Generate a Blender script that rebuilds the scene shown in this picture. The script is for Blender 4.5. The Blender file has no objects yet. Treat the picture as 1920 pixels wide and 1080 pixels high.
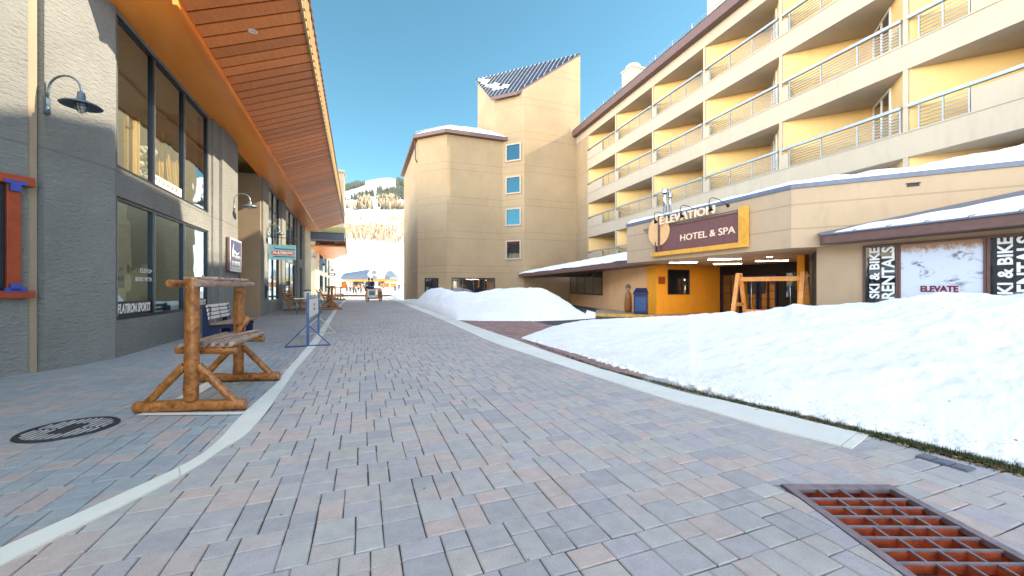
import bpy, bmesh, math, random
from math import sin, cos, pi, radians, atan2, hypot, sqrt
from mathutils import Vector, Matrix, noise
random.seed(7)
SC = bpy.context.scene
COL = SC.collection
# ------------------------------------------------------------ camera, sky, sun, exposure
F = 740.0; EYE = 1.5; YAW = radians(20.73); CA = cos(YAW); SA = sin(YAW)
cd = bpy.data.cameras.new('camera'); cam = bpy.data.objects.new('camera', cd); COL.objects.link(cam)
cam.location = (0, 0, EYE); cam.rotation_euler = (pi/2, 0, -YAW)
cd.sensor_width = 36; cd.lens = 36*F/1920; cd.clip_start = 0.05; cd.clip_end = 8000
SC.camera = cam
SUN_DIR = Vector((0.973, -0.232, 0.603)).normalized()      # towards the sun
w = bpy.data.worlds.new('World'); SC.world = w; w.use_nodes = True
nt = w.node_tree; bg = nt.nodes['Background']
sky = nt.nodes.new('ShaderNodeTexSky'); sky.sky_type = 'NISHITA'; sky.sun_disc = False
sky.sun_elevation = math.asin(SUN_DIR.z)
sky.sun_rotation = atan2(SUN_DIR.x, SUN_DIR.y)
sky.altitude = 2500; sky.air_density = 1.0; sky.dust_density = 1.0; sky.ozone_density = 0.3
# sky dimmed ahead; warm fill added behind-left and overhead to lift the shade
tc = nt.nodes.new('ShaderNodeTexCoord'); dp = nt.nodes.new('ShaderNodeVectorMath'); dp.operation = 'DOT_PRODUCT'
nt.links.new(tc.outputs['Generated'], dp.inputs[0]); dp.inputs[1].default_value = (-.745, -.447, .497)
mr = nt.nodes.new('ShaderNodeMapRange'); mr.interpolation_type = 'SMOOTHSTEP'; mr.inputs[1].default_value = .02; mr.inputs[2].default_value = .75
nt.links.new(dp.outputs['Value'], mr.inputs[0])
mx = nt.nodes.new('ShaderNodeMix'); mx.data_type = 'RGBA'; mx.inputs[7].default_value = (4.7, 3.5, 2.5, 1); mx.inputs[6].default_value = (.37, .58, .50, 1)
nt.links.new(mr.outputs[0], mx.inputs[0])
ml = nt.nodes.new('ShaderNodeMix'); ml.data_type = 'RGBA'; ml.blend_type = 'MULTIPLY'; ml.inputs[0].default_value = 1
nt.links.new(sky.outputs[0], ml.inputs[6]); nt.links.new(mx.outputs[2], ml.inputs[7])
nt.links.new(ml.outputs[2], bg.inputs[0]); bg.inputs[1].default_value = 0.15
sd = bpy.data.lights.new('sun', 'SUN'); so = bpy.data.objects.new('sun', sd); COL.objects.link(so)
sd.energy = 3.0; sd.angle = radians(0.5); sd.color = (1.0, 0.82, 0.58)
so.rotation_euler = SUN_DIR.to_track_quat('Z', 'Y').to_euler(); so.location = (30, -10, 40)
SC.view_settings.view_transform = 'Standard'; SC.view_settings.look = 'None'
SC.view_settings.gamma = 1; SC.view_settings.exposure = 1.98
SC.render.engine = 'CYCLES'
SC.cycles.max_bounces = 6; SC.cycles.diffuse_bounces = 4; SC.cycles.glossy_bounces = 3
SC.cycles.transparent_max_bounces = 8; SC.cycles.caustics_reflective = False; SC.cycles.caustics_refractive = False
SC.cycles.sample_clamp_indirect = 6

# ------------------------------------------------------------ picture -> place helpers
def U(px): return (px-960)/F
def P(px, py, d):
    u = U(px); return Vector((d*(u*CA+SA), d*(CA-u*SA), EYE+(540-py)/F*d))
def G(px, py, z=0.0):
    return P(px, py, (EYE-z)*F/(py-540))
class Pl:                                   # vertical plane through p along unit direction t (plan view)
    def __init__(s, p, t):
        s.p = Vector((p[0], p[1])); s.t = Vector((t[0], t[1])).normalized()
    def hit(s, px, off=0.0):
        rx, ry = U(px)*CA+SA, CA-U(px)*SA
        n = Vector((-s.t.y, s.t.x)); c = n.dot(s.p)+off
        return c/(n.x*rx+n.y*ry)
    def at(s, px, py, off=0.0): return P(px, py, s.hit(px, off))
    def s_of(s, px): q = s.at(px, 540); return (Vector((q.x, q.y))-s.p).dot(s.t)
    def pt(s, a, z=0, off=0.0):             # along, height, offset (left of t positive)
        n = Vector((-s.t.y, s.t.x)); q = s.p+s.t*a+n*off; return Vector((q.x, q.y, z))
def lerp(a, b, t): return a+(b-a)*t
def interp(tab, x):
    if x <= tab[0][0]: return tab[0][1]
    for (x0, y0), (x1, y1) in zip(tab, tab[1:]):
        if x <= x1: return y0+(y1-y0)*(x-x0)/(x1-x0)
    return tab[-1][1]

# ------------------------------------------------------------ mesh builder
class MB:
    def __init__(s): s.v = []; s.f = []; s.sm = []
    def poly(s, pts, smooth=False):
        i = len(s.v); s.v += [Vector(p) for p in pts]; s.f.append(tuple(range(i, i+len(pts)))); s.sm.append(smooth); return s
    def box(s, a, b, M=None):
        (x0, y0, z0), (x1, y1, z1) = a, b
        if x0 > x1: x0, x1 = x1, x0
        if y0 > y1: y0, y1 = y1, y0
        if z0 > z1: z0, z1 = z1, z0
        p = [Vector(q) for q in ((x0,y0,z0),(x1,y0,z0),(x1,y1,z0),(x0,y1,z0),(x0,y0,z1),(x1,y0,z1),(x1,y1,z1),(x0,y1,z1))]
        if M is not None: p = [M @ q for q in p]
        i = len(s.v); s.v += p
        for f in ((0,3,2,1),(4,5,6,7),(0,1,5,4),(1,2,6,5),(2,3,7,6),(3,0,4,7)):
            s.f.append(tuple(i+k for k in f)); s.sm.append(False)
        return s
    def prism(s, xy, z0, z1):
        n = len(xy); i = len(s.v)
        if sum(xy[k][0]*xy[(k+1)%n][1]-xy[(k+1)%n][0]*xy[k][1] for k in range(n)) < 0:
            xy = xy[::-1]
            if isinstance(z0, (list, tuple)): z0 = list(z0)[::-1]
            if isinstance(z1, (list, tuple)): z1 = list(z1)[::-1]
        zz = (lambda z, k: z[k] if isinstance(z, (list, tuple)) else z)
        s.v += [Vector((q[0], q[1], zz(z0, k))) for k, q in enumerate(xy)]+[Vector((q[0], q[1], zz(z1, k))) for k, q in enumerate(xy)]
        s.f.append(tuple(i+k for k in reversed(range(n)))); s.f.append(tuple(i+n+k for k in range(n))); s.sm += [False]*2
        for k in range(n):
            l = (k+1) % n; s.f.append((i+k, i+l, i+n+l, i+n+k)); s.sm.append(False)
        return s
    def beam(s, p0, p1, wd, ht, up=(0,0,1)):    # rectangular bar between two points
        p0, p1 = Vector(p0), Vector(p1); d = (p1-p0); L = d.length
        if L < 1e-6: return s
        d.normalize(); up = Vector(up); x = d.cross(up)
        if x.length < 1e-3: x = d.cross(Vector((1, 0, 0)))
        x.normalize(); z = x.cross(d)
        M = Matrix((( x.x, d.x, z.x, p0.x), (x.y, d.y, z.y, p0.y), (x.z, d.z, z.z, p0.z), (0,0,0,1)))
        return s.box((-wd/2, 0, -ht/2), (wd/2, L, ht/2), M)
    def tube(s, pts, r, n=8, caps=True, wob=0.0):
        pts = [Vector(p) for p in pts]; m = len(pts)
        rs = r if isinstance(r, (list, tuple)) else [r]*m
        i = len(s.v); ref = None
        for k in range(m):
            d = (pts[min(k+1, m-1)]-pts[max(k-1, 0)]).normalized()
            if ref is None:
                ref = d.cross(Vector((0, 0, 1)))
                if ref.length < 1e-3: ref = d.cross(Vector((1, 0, 0)))
            ref = (ref-d*ref.dot(d)).normalized(); b = d.cross(ref)
            for j in range(n):
                a = 2*pi*j/n; rr = rs[k]*(1+random.uniform(-wob, wob))
                s.v.append(pts[k]+ref*cos(a)*rr+b*sin(a)*rr)
        for k in range(m-1):
            for j in range(n):
                l = (j+1) % n
                s.f.append((i+k*n+j, i+k*n+l, i+(k+1)*n+l, i+(k+1)*n+j)); s.sm.append(True)
        if caps:
            s.f.append(tuple(i+j for j in reversed(range(n)))); s.f.append(tuple(i+(m-1)*n+j for j in range(n))); s.sm += [False]*2
        return s
    def log(s, p0, p1, r, n=10, k=7):           # slightly irregular round timber
        p0, p1 = Vector(p0), Vector(p1)
        pts = []; rs = []
        for j in range(k+1):
            t = j/k; q = p0.lerp(p1, t)
            if 0 < j < k: q += Vector((random.uniform(-1,1), random.uniform(-1,1), random.uniform(-1,1)))*r*0.07
            pts.append(q); rs.append(r*random.uniform(.93, 1.06))
        pts = [p0.lerp(pts[1], 0.0)] + [p0.lerp(p1, .12*r/max((p1-p0).length, .01)*2)] + pts[1:-1] + [p1.lerp(p0, .12*r/max((p1-p0).length, .01)*2)] + [p1]
        rs = [r*.86] + [r] + rs[1:-1] + [r] + [r*.86]
        return s.tube(pts, rs, n, wob=.03)
    def lathe(s, prof, c=(0,0,0), n=20, M=None):  # prof: (r, z)
        i = len(s.v); c = Vector(c)
        for r, z in prof:
            for j in range(n):
                q = Vector((r*cos(2*pi*j/n), r*sin(2*pi*j/n), z))+c
                s.v.append(M @ q if M is not None else q)
        for k in range(len(prof)-1):
            for j in range(n):
                l = (j+1) % n; s.f.append((i+k*n+j, i+k*n+l, i+(k+1)*n+l, i+(k+1)*n+j)); s.sm.append(True)
        return s
    def build(s, name, mat, parent=None, origin=None, local=False, kind=None, bevel=0):
        if parent is not None and not local:
            o0 = Vector((0, 0, 0)); pr = parent
            while pr is not None: o0 = o0+pr.location; pr = pr.parent
        elif origin is not None: o0 = Vector(origin)
        else: o0 = Vector((0, 0, 0))
        me = bpy.data.meshes.new(name)
        me.from_pydata([tuple(q-o0) for q in s.v], [], s.f)
        me.polygons.foreach_set('use_smooth', s.sm)
        me.materials.append(mat); me.update()
        o = bpy.data.objects.new(name, me); COL.objects.link(o)
        if parent is not None: o.parent = parent
        else: o.location = o0
        if bevel:
            b = o.modifiers.new('edge', 'BEVEL'); b.width = bevel; b.segments = 2; b.limit_method = 'ANGLE'; b.angle_limit = radians(50)
        if kind: o['kind'] = kind
        return o
def tag(o, label, cat, group=None, kind=None):
    o['label'] = label; o['category'] = cat
    if group: o['group'] = group
    if kind: o['kind'] = kind
    return o
def thing(name, label, cat, loc=(0,0,0), rz=0, group=None):
    o = bpy.data.objects.new(name, None); COL.objects.link(o)
    o.location = loc; o.rotation_euler = (0, 0, rz); o.empty_display_size = .2
    return tag(o, label, cat, group)
def dup(root, loc, rz, label, group=None, scale=None):
    r = root.copy(); COL.objects.link(r); r.location = loc; r.rotation_euler = (0, 0, rz); r['label'] = label
    if scale: r.scale = (scale,)*3
    if group: r['group'] = group
    for ch in list(root.children):
        c = ch.copy(); COL.objects.link(c); c.parent = r
        for g in ch.children:
            e = g.copy(); COL.objects.link(e); e.parent = c
    return r
def frame(p, xd, yd=(0,0,1)):
    x = Vector(xd).normalized(); y = Vector(yd).normalized(); z = x.cross(y); p = Vector(p)
    return Matrix(((x.x,y.x,z.x,p.x),(x.y,y.y,z.y,p.y),(x.z,y.z,z.z,p.z),(0,0,0,1)))
def text(name, body, size, M, mat, parent, ext=0.01, bold=0.0, width=None, shear=0.0, align='LEFT', fit=None):
    cu = bpy.data.curves.new(name, 'FONT'); cu.body = body; cu.size = size; cu.extrude = ext; cu.offset = bold; cu.shear = shear
    cu.align_x = align; cu.resolution_u = 3
    ob = bpy.data.objects.new(name, cu); COL.objects.link(ob)
    bpy.context.view_layer.update()
    me = bpy.data.meshes.new_from_object(ob.evaluated_get(bpy.context.evaluated_depsgraph_get()))
    bpy.data.objects.remove(ob)
    xs = [v.co.x for v in me.vertices]; ys = [v.co.y for v in me.vertices]
    sx = sy = 1.0; x0 = min(xs); y0 = min(ys)
    if fit: sx = fit[0]/(max(xs)-x0); sy = fit[1]/(max(ys)-y0)
    base = parent.location if parent is not None else Vector((0, 0, 0))
    pr = parent
    while pr is not None and pr.parent is not None:
        pr = pr.parent; base = base+pr.location
    for v in me.vertices:
        c = v.co
        if fit: c = Vector(((c.x-x0)*sx, (c.y-y0)*sy, c.z))
        v.co = (M @ c)-base
    me.materials.clear(); me.materials.append(mat); me.name = name
    o = bpy.data.objects.new(name, me); COL.objects.link(o); o.parent = parent
    return o

# ------------------------------------------------------------ materials
def mat_new(name):
    m = bpy.data.materials.new(name); m.use_nodes = True
    n = m.node_tree.nodes; l = m.node_tree.links
    return m, n, l, n['Principled BSDF']
def _mix(n, l, a, b, fac):
    x = n.new('ShaderNodeMix'); x.data_type = 'RGBA'
    for sock, val in ((x.inputs[6], a), (x.inputs[7], b)):
        if hasattr(val, 'is_linked') or hasattr(val, 'node'): l.new(val, sock)
        else: sock.default_value = (*val, 1)
    if hasattr(fac, 'node'): l.new(fac, x.inputs[0])
    else: x.inputs[0].default_value = fac
    return x.outputs[2]
def _noise(n, l, scale, detail=4, vec=None, rough=.55):
    t = n.new('ShaderNodeTexNoise'); t.inputs['Scale'].default_value = scale; t.inputs['Detail'].default_value = detail
    t.inputs['Roughness'].default_value = rough
    if vec is not None: l.new(vec, t.inputs['Vector'])
    return t
def _ramp(n, l, src, a, b):
    r = n.new('ShaderNodeMapRange'); l.new(src, r.inputs[0]); r.inputs[1].default_value = a; r.inputs[2].default_value = b
    return r.outputs[0]
def _math(n, l, op, a, b=None, c=None):
    m = n.new('ShaderNodeMath'); m.operation = op
    for i, v in enumerate((a, b, c)):
        if v is None: continue
        if hasattr(v, 'node'): l.new(v, m.inputs[i])
        else: m.inputs[i].default_value = v
    return m.outputs[0]
def _pos(n, scale=None, l=None):
    g = n.new('ShaderNodeNewGeometry'); 
    if scale is None: return g.outputs['Position']
    mp = n.new('ShaderNodeMapping'); mp.inputs['Scale'].default_value = scale; l.new(g.outputs['Position'], mp.inputs[0]); return mp.outputs[0]
def _obj(n, scale=None, l=None):
    g = n.new('ShaderNodeTexCoord')
    if scale is None: return g.outputs['Object']
    mp = n.new('ShaderNodeMapping'); mp.inputs['Scale'].default_value = scale; l.new(g.outputs['Object'], mp.inputs[0]); return mp.outputs[0]
def _bump(n, l, bs, h, strength, dist=.01):
    b = n.new('ShaderNodeBump'); b.inputs['Strength'].default_value = strength; b.inputs['Distance'].default_value = dist
    l.new(h, b.inputs['Height']); l.new(b.outputs[0], bs.inputs['Normal'])
def plain(name, col, rough=.6, metal=0, var=.12, scale=6, bump=0, emit=None):
    m, n, l, b = mat_new(name)
    t = _noise(n, l, scale, 4, _obj(n))
    c = _mix(n, l, tuple(x*(1-var) for x in col), tuple(min(1, x*(1+var)) for x in col), _ramp(n, l, t.outputs[0], .3, .7))
    l.new(c, b.inputs['Base Color']); b.inputs['Roughness'].default_value = rough; b.inputs['Metallic'].default_value = metal
    if bump:
        t2 = _noise(n, l, scale*8, 3, _obj(n)); _bump(n, l, b, t2.outputs[0], bump)
    return m
def stucco(name, col, lines=None, z0=0, period=2.95, bump=.35, stain=.12, scale=60, aniso=None, dist=.012):
    m, n, l, b = mat_new(name)
    pos = _pos(n)
    big = _noise(n, l, .35, 5, pos, .65); fine = _noise(n, l, scale, 5, _pos(n, aniso, l) if aniso else pos, .6)
    mid = _noise(n, l, 3.2, 5, _pos(n, (1, 1, .35), l), .6)
    c = _mix(n, l, tuple(x*(1-stain) for x in col), tuple(x*(1+stain*.6) for x in col), _ramp(n, l, big.outputs[0], .3, .7))
    c = _mix(n, l, c, tuple(x*.80 for x in col), _math(n, l, 'MULTIPLY', _ramp(n, l, mid.outputs[0], .52, .78), .55))
    h = fine.outputs[0]
    if lines:
        sp = n.new('ShaderNodeSeparateXYZ'); l.new(pos, sp.inputs[0]); z = sp.outputs[2]
        acc = None
        for off in lines:
            q = _math(n, l, 'ABSOLUTE', _math(n, l, 'SUBTRACT', _math(n, l, 'MODULO', _math(n, l, 'ADD', z, 100*period-off-z0+period/2), period), period/2))
            k = _math(n, l, 'LESS_THAN', q, .022)
            acc = k if acc is None else _math(n, l, 'MAXIMUM', acc, k)
        c = _mix(n, l, c, tuple(x*.55 for x in col), _math(n, l, 'MULTIPLY', acc, .55))
    l.new(c, b.inputs['Base Color']); b.inputs['Roughness'].default_value = .9
    b.inputs['Specular IOR Level'].default_value = .2
    _bump(n, l, b, h, bump, dist)
    return m
def wood(name, c1, c2, axis=(1, 1, 8), rough=.5, scale=3, knots=False, bump=.3):
    m, n, l, b = mat_new(name)
    v = _obj(n, axis, l)
    t = _noise(n, l, scale, 6, v, .65); t.inputs['Distortion'].default_value = 1.2
    c = _mix(n, l, c1, c2, _ramp(n, l, t.outputs[0], .32, .68))
    if knots:
        k = n.new('ShaderNodeTexVoronoi'); k.inputs['Scale'].default_value = 5; l.new(_obj(n), k.inputs['Vector'])
        c = _mix(n, l, tuple(x*.25 for x in c1), c, _ramp(n, l, k.outputs['Distance'], .05, .2))
    gi = n.new('ShaderNodeNewGeometry')
    hs = n.new('ShaderNodeHueSaturation'); l.new(c, hs.inputs['Color'])
    l.new(_math(n, l, 'ADD', _math(n, l, 'MULTIPLY', gi.outputs['Random Per Island'], .36), .82), hs.inputs['Value'])
    l.new(hs.outputs[0], b.inputs['Base Color']); b.inputs['Roughness'].default_value = rough
    _bump(n, l, b, t.outputs[0], bump, .006)
    return m
def glass(name, tint, gloss=.5, rough=.02, wav=.02, transp=True, base=(.02, .03, .035)):
    m, n, l, b = mat_new(name)
    out = [x for x in n if x.type == 'OUTPUT_MATERIAL'][0]
    g = n.new('ShaderNodeBsdfGlossy'); g.inputs['Roughness'].default_value = rough; g.inputs[0].default_value = (*tint, 1)
    t = _noise(n, l, .9, 2, _obj(n)); bm = n.new('ShaderNodeBump'); bm.inputs['Strength'].default_value = wav; bm.inputs['Distance'].default_value = .2
    l.new(t.outputs[0], bm.inputs['Height']); l.new(bm.outputs[0], g.inputs['Normal'])
    mx = n.new('ShaderNodeMixShader')
    lw = n.new('ShaderNodeLayerWeight'); lw.inputs[0].default_value = .35
    fac = _math(n, l, 'MULTIPLY_ADD', lw.outputs['Fresnel'], 1-gloss, gloss)
    l.new(fac, mx.inputs[0])
    if transp:
        tr = n.new('ShaderNodeBsdfTransparent'); tr.inputs[0].default_value = (.82, .88, .86, 1); l.new(tr.outputs[0], mx.inputs[1])
    else:
        b.inputs['Base Color'].default_value = (*base, 1); b.inputs['Roughness'].default_value = .2; l.new(b.outputs[0], mx.inputs[1])
    l.new(g.outputs[0], mx.inputs[2]); l.new(mx.outputs[0], out.inputs[0])
    return m
def paver_mat(name, cols):
    m, n, l, b = mat_new(name)
    gi = n.new('ShaderNodeNewGeometry'); pos = gi.outputs['Position']
    cr = n.new('ShaderNodeValToRGB'); cr.color_ramp.interpolation = 'CONSTANT'
    e = cr.color_ramp.elements
    e[0].position = 0; e[0].color = (*cols[0], 1); e[1].position = 1/len(cols); e[1].color = (*cols[1], 1)
    for i, c in enumerate(cols[2:]): x = e.new((i+2)/len(cols)); x.color = (*c, 1)
    l.new(gi.outputs['Random Per Island'], cr.inputs[0])
    big = _noise(n, l, .45, 3, pos, .6); fine = _noise(n, l, 90, 4, pos, .7); mid = _noise(n, l, 9, 4, pos, .6)
    c = _mix(n, l, cr.outputs[0], tuple(x*.72 for x in cols[0]), _math(n, l, 'MULTIPLY', _ramp(n, l, big.outputs[0], .5, .75), .5))
    hs = n.new('ShaderNodeHueSaturation'); l.new(c, hs.inputs['Color'])
    v = _math(n, l, 'ADD', _math(n, l, 'MULTIPLY', fine.outputs[0], .62), .40)
    v = _math(n, l, 'ADD', v, _math(n, l, 'MULTIPLY', mid.outputs[0], .42))
    l.new(v, hs.inputs['Value']); c = hs.outputs[0]
    vo = n.new('ShaderNodeTexVoronoi'); vo.inputs['Scale'].default_value = 3.1; l.new(pos, vo.inputs['Vector'])
    sp = _math(n, l, 'MULTIPLY', _math(n, l, 'LESS_THAN', vo.outputs['Distance'], .035), .6)
    c = _mix(n, l, c, (.05, .045, .04), sp)
    l.new(c, b.inputs['Base Color']); b.inputs['Roughness'].default_value = .82
    b.inputs['Specular IOR Level'].default_value = .25
    _bump(n, l, b, fine.outputs[0], .6, .006)
    return m
def snow_mat(name, col=(.84, .845, .85), dirt=.5):
    m, n, l, b = mat_new(name)
    pos = _pos(n); t = _noise(n, l, 2.2, 6, pos, .7); s = _noise(n, l, 14, 4, pos, .75); f = _noise(n, l, 55, 3, pos, .6)
    d = _math(n, l, 'MULTIPLY', _math(n, l, 'MULTIPLY', _ramp(n, l, t.outputs[0], .50, .72), _ramp(n, l, s.outputs[0], .42, .66)), dirt)
    c = _mix(n, l, col, (.42, .36, .29), d)
    sz = n.new('ShaderNodeSeparateXYZ'); l.new(pos, sz.inputs[0]); gn = _noise(n, l, 30, 5, pos, .8)
    gr_ = _math(n, l, 'MULTIPLY', _math(n, l, 'MULTIPLY', _ramp(n, l, sz.outputs[2], .22, .0), _ramp(n, l, gn.outputs[0], .5, .68)), min(1, dirt*1.3))
    c = _mix(n, l, c, (.20, .16, .12), gr_)
    vo = n.new('ShaderNodeTexVoronoi'); vo.inputs['Scale'].default_value = 2.3; l.new(pos, vo.inputs['Vector'])
    c = _mix(n, l, c, (.12, .09, .06), _math(n, l, 'MULTIPLY', _math(n, l, 'LESS_THAN', vo.outputs['Distance'], .03), .8*min(1, dirt*2)))
    l.new(c, b.inputs['Base Color']); b.inputs['Roughness'].default_value = .75
    b.inputs['Specular IOR Level'].default_value = .2
    h = _math(n, l, 'ADD', _math(n, l, 'MULTIPLY', s.outputs[0], 1.0), _math(n, l, 'MULTIPLY', f.outputs[0], .35))
    _bump(n, l, b, h, .35, .04)
    return m

M = {}
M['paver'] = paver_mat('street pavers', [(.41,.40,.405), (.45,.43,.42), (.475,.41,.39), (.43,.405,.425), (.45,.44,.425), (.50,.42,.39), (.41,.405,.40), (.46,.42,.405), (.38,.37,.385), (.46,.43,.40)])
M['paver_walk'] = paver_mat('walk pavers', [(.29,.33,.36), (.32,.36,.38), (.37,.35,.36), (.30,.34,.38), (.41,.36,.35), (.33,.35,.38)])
M['paver_red'] = paver_mat('red pavers', [(.30,.17,.15), (.33,.21,.19), (.27,.18,.19), (.34,.24,.21)])
M['joint'] = plain('joint sand', (.045,.05,.05), .95, var=.4, scale=8)
M['terrace'] = plain('terrace paving', (.34,.26,.20), .9, var=.25, scale=2, bump=.3)
M['mortar'] = plain('mortar', (.22,.22,.22), .95, var=.3, scale=10, bump=.4)
M['concrete'] = stucco('concrete band', (.68,.69,.64), bump=.3, stain=.15, scale=40)
M['snow'] = snow_mat('snow', dirt=.6)
M['snow_far'] = snow_mat('far snow', dirt=.0)
M['stucco'] = stucco('hotel stucco', (.365,.265,.16), lines=(0, .6), z0=8.73-2.95*3, period=2.95)
M['stucco_plain'] = stucco('balcony stucco', (.44,.365,.275), stain=.06)
M['stucco_recess_bounce'] = stucco('recess bounce stucco', (.68,.46,.20), stain=.06)  # yellow of light bouncing inside the balconies is put into this colour
M['stucco_wing'] = stucco('wing stucco', (.80,.47,.24), stain=.08)
M['stucco_canopy'] = stucco('canopy stucco', (.47,.345,.225), lines=(3.38, 4.15), period=100, stain=.07)
M['stucco_door_bounce'] = stucco('entry bounce stucco', (.86,.37,.035), stain=.08)  # orange glow of reflected light under the canopy is painted into the base
M['shopwall'] = stucco('shop stucco', (.24,.25,.25), bump=1.0, stain=.22, scale=9, aniso=(1.0, 1.0, 2.6), dist=.05, lines=(4.02,), period=100)
M['olive'] = stucco('olive stucco', (.42,.36,.16), stain=.1)
M['plank'] = wood('soffit plank', (.62,.17,.03), (.78,.25,.05), axis=(8, 1, 1), rough=.45)
M['beamwood'] = wood('orange beam', (.95,.25,.015), (.98,.34,.04), axis=(1, .2, 1), rough=.35, scale=1.2, bump=.1)
M['fascia'] = plain('fascia paint', (.42,.29,.14), .5, var=.1)
M['log'] = wood('peeled log', (.13,.04,.01), (.44,.18,.045), axis=(2, 2, 2), rough=.4, scale=5, knots=True, bump=.4)
M['log_grey'] = wood('weathered log', (.20,.13,.10), (.42,.31,.25), axis=(3, 1, 3), rough=.7, scale=4)
M['lumber'] = wood('orange lumber', (.62,.24,.05), (.80,.36,.09), axis=(2, 2, 2), rough=.5, scale=2, bump=.15)
M['frame'] = plain('dark window frame', (.018,.024,.04), .35, .5)
M['frame_grey'] = plain('grey aluminium', (.30,.36,.40), .4, .7)
M['rail'] = plain('grey rail', (.31,.33,.34), .45, .3)
M['trim'] = plain('brown trim', (.13,.07,.06), .5)
M['trim_blue'] = plain('slate trim', (.11,.13,.18), .45)
M['roof_metal'] = plain('dark roof metal', (.035,.045,.085), .35, .6)
M['white'] = plain('white paint', (.78,.78,.77), .5, var=.05)
M['lampgrey'] = plain('blue grey lamp paint', (.09,.13,.18), .4, .3)
M['black'] = plain('black metal', (.012,.012,.014), .4, .4)
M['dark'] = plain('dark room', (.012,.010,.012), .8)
M['navy'] = plain('navy paint', (.012,.02,.09), .35)
M['bluemetal'] = plain('blue tube', (.03,.08,.22), .35, .3)
M['redwood'] = plain('red frame paint', (.30,.045,.012), .45, var=.2)
M['bluebracket'] = plain('blue bracket', (.03,.06,.35), .4)
M['sign_purple'] = plain('sign purple', (.17,.07,.065), .5)
M['sign_gold'] = wood('sign timber', (.60,.28,.03), (.80,.42,.06), axis=(1, 1, 1), scale=2.5, bump=.2)
M['sign_disc'] = plain('sign disc', (.78,.45,.20), .45, var=.08)
M['letters'] = plain('cream letters', (.90,.66,.46), .45, var=.05)
M['steel'] = plain('galvanised pipe', (.55,.58,.60), .25, .9)
M['maroon'] = plain('maroon letters', (.16,.01,.03), .5)
M['glass_shop'] = glass('shop glass', (.66,.82,.84), gloss=.55, wav=.03)
M['glass_up'] = glass('upper shop glass', (.70,.78,.76), gloss=.34, wav=.03)
M['glass_blue'] = glass('tower glass', (.012,.05,.07), gloss=.8, transp=False, base=(.02,.10,.16))
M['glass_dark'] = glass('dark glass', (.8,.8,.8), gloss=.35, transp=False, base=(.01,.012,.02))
M['teal'] = plain('shop interior', (.50,.58,.54), .9)
M['curtain'] = wood('timber display', (.70,.40,.12), (.85,.56,.22), axis=(1, 6, .3), scale=3)
M['rust'] = plain('rusty iron', (.36,.06,.015), .8, var=.5, scale=12, bump=.5)
M['grate'] = plain('iron grate', (.24,.21,.25), .5, .5, var=.25, scale=10, bump=.3)
M['lid'] = plain('manhole iron', (.03,.035,.05), .6, .4, var=.3, scale=14, bump=.3)
M['lidlight'] = plain('worn iron', (.50,.50,.52), .6, .3, var=.3, scale=14)
M['grass'] = plain('grass', (.055,.075,.025), .8, var=.5, scale=5)
M['leaf'] = plain('dead leaves', (.30,.17,.07), .8, var=.5, scale=9)
M['yellowkerb'] = plain('yellow kerb paint', (.62,.36,.06), .7, var=.2)
M['stone'] = stucco('pale stone', (.62,.55,.42), bump=1.0, stain=.2, scale=9)
M['twig'] = plain('bare twigs', (.50,.38,.27), .9, var=.3, scale=.3)
M['conifer'] = plain('conifer needles', (.07,.085,.065), .9, var=.4, scale=.2)
M['bark'] = plain('bark', (.12,.09,.07), .9, var=.3)
M['skin'] = plain('skin', (.50,.28,.19), .6, var=.05)
M['cloth_navy'] = plain('navy cloth', (.015,.025,.13), .8)
M['cloth_teal'] = plain('teal cloth', (.10,.22,.22), .8)
M['cloth_red'] = plain('red cloth', (.45,.05,.04), .8)
M['cloth_black'] = plain('black cloth', (.02,.02,.025), .8)
M['cloth_orange'] = plain('orange cloth', (.70,.22,.04), .8)
M['station_roof'] = plain('station roof', (.13,.16,.21), .35, .4)
M['station_orange'] = plain('station orange', (.75,.33,.05), .6)
M['station_pale'] = plain('station pale', (.36,.34,.31), .6)
M['greenbin'] = plain('green bin', (.015,.07,.06), .5)
M['alcove'] = stucco('alcove', (.33,.27,.20), bump=.5, scale=30)
def emit(name, col, st):
    m, n, l, b = mat_new(name); b.inputs['Base Color'].default_value = (*col, 1); b.inputs['Emission Color'].default_value = (*col, 1); b.inputs['Emission Strength'].default_value = st; return m
M['lamp'] = emit('lamp diffuser', (1, .80, .55), 14.0)
def poster_mat():
    m, n, l, b = mat_new('mountain poster')
    v = _obj(n, (1, 1, 1.8), l); t = _noise(n, l, 2.2, 8, v, .7); t.inputs['Distortion'].default_value = .6
    c = _mix(n, l, (.62,.68,.80), (.12,.11,.12), _ramp(n, l, t.outputs[0], .55, .66))
    g = n.new('ShaderNodeSeparateXYZ'); l.new(_pos(n), g.inputs[0])
    t2 = _noise(n, l, 9, 5, _obj(n), .7)
    k = _math(n, l, 'ADD', g.outputs[2], _math(n, l, 'MULTIPLY', t2.outputs[0], .5))
    c = _mix(n, l, c, (.35,.17,.07), _math(n, l, 'MULTIPLY', _ramp(n, l, k, 2.68, 2.82), .9))
    l.new(c, b.inputs['Base Color']); b.inputs['Roughness'].default_value = .15
    return m
M['poster'] = poster_mat()
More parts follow.
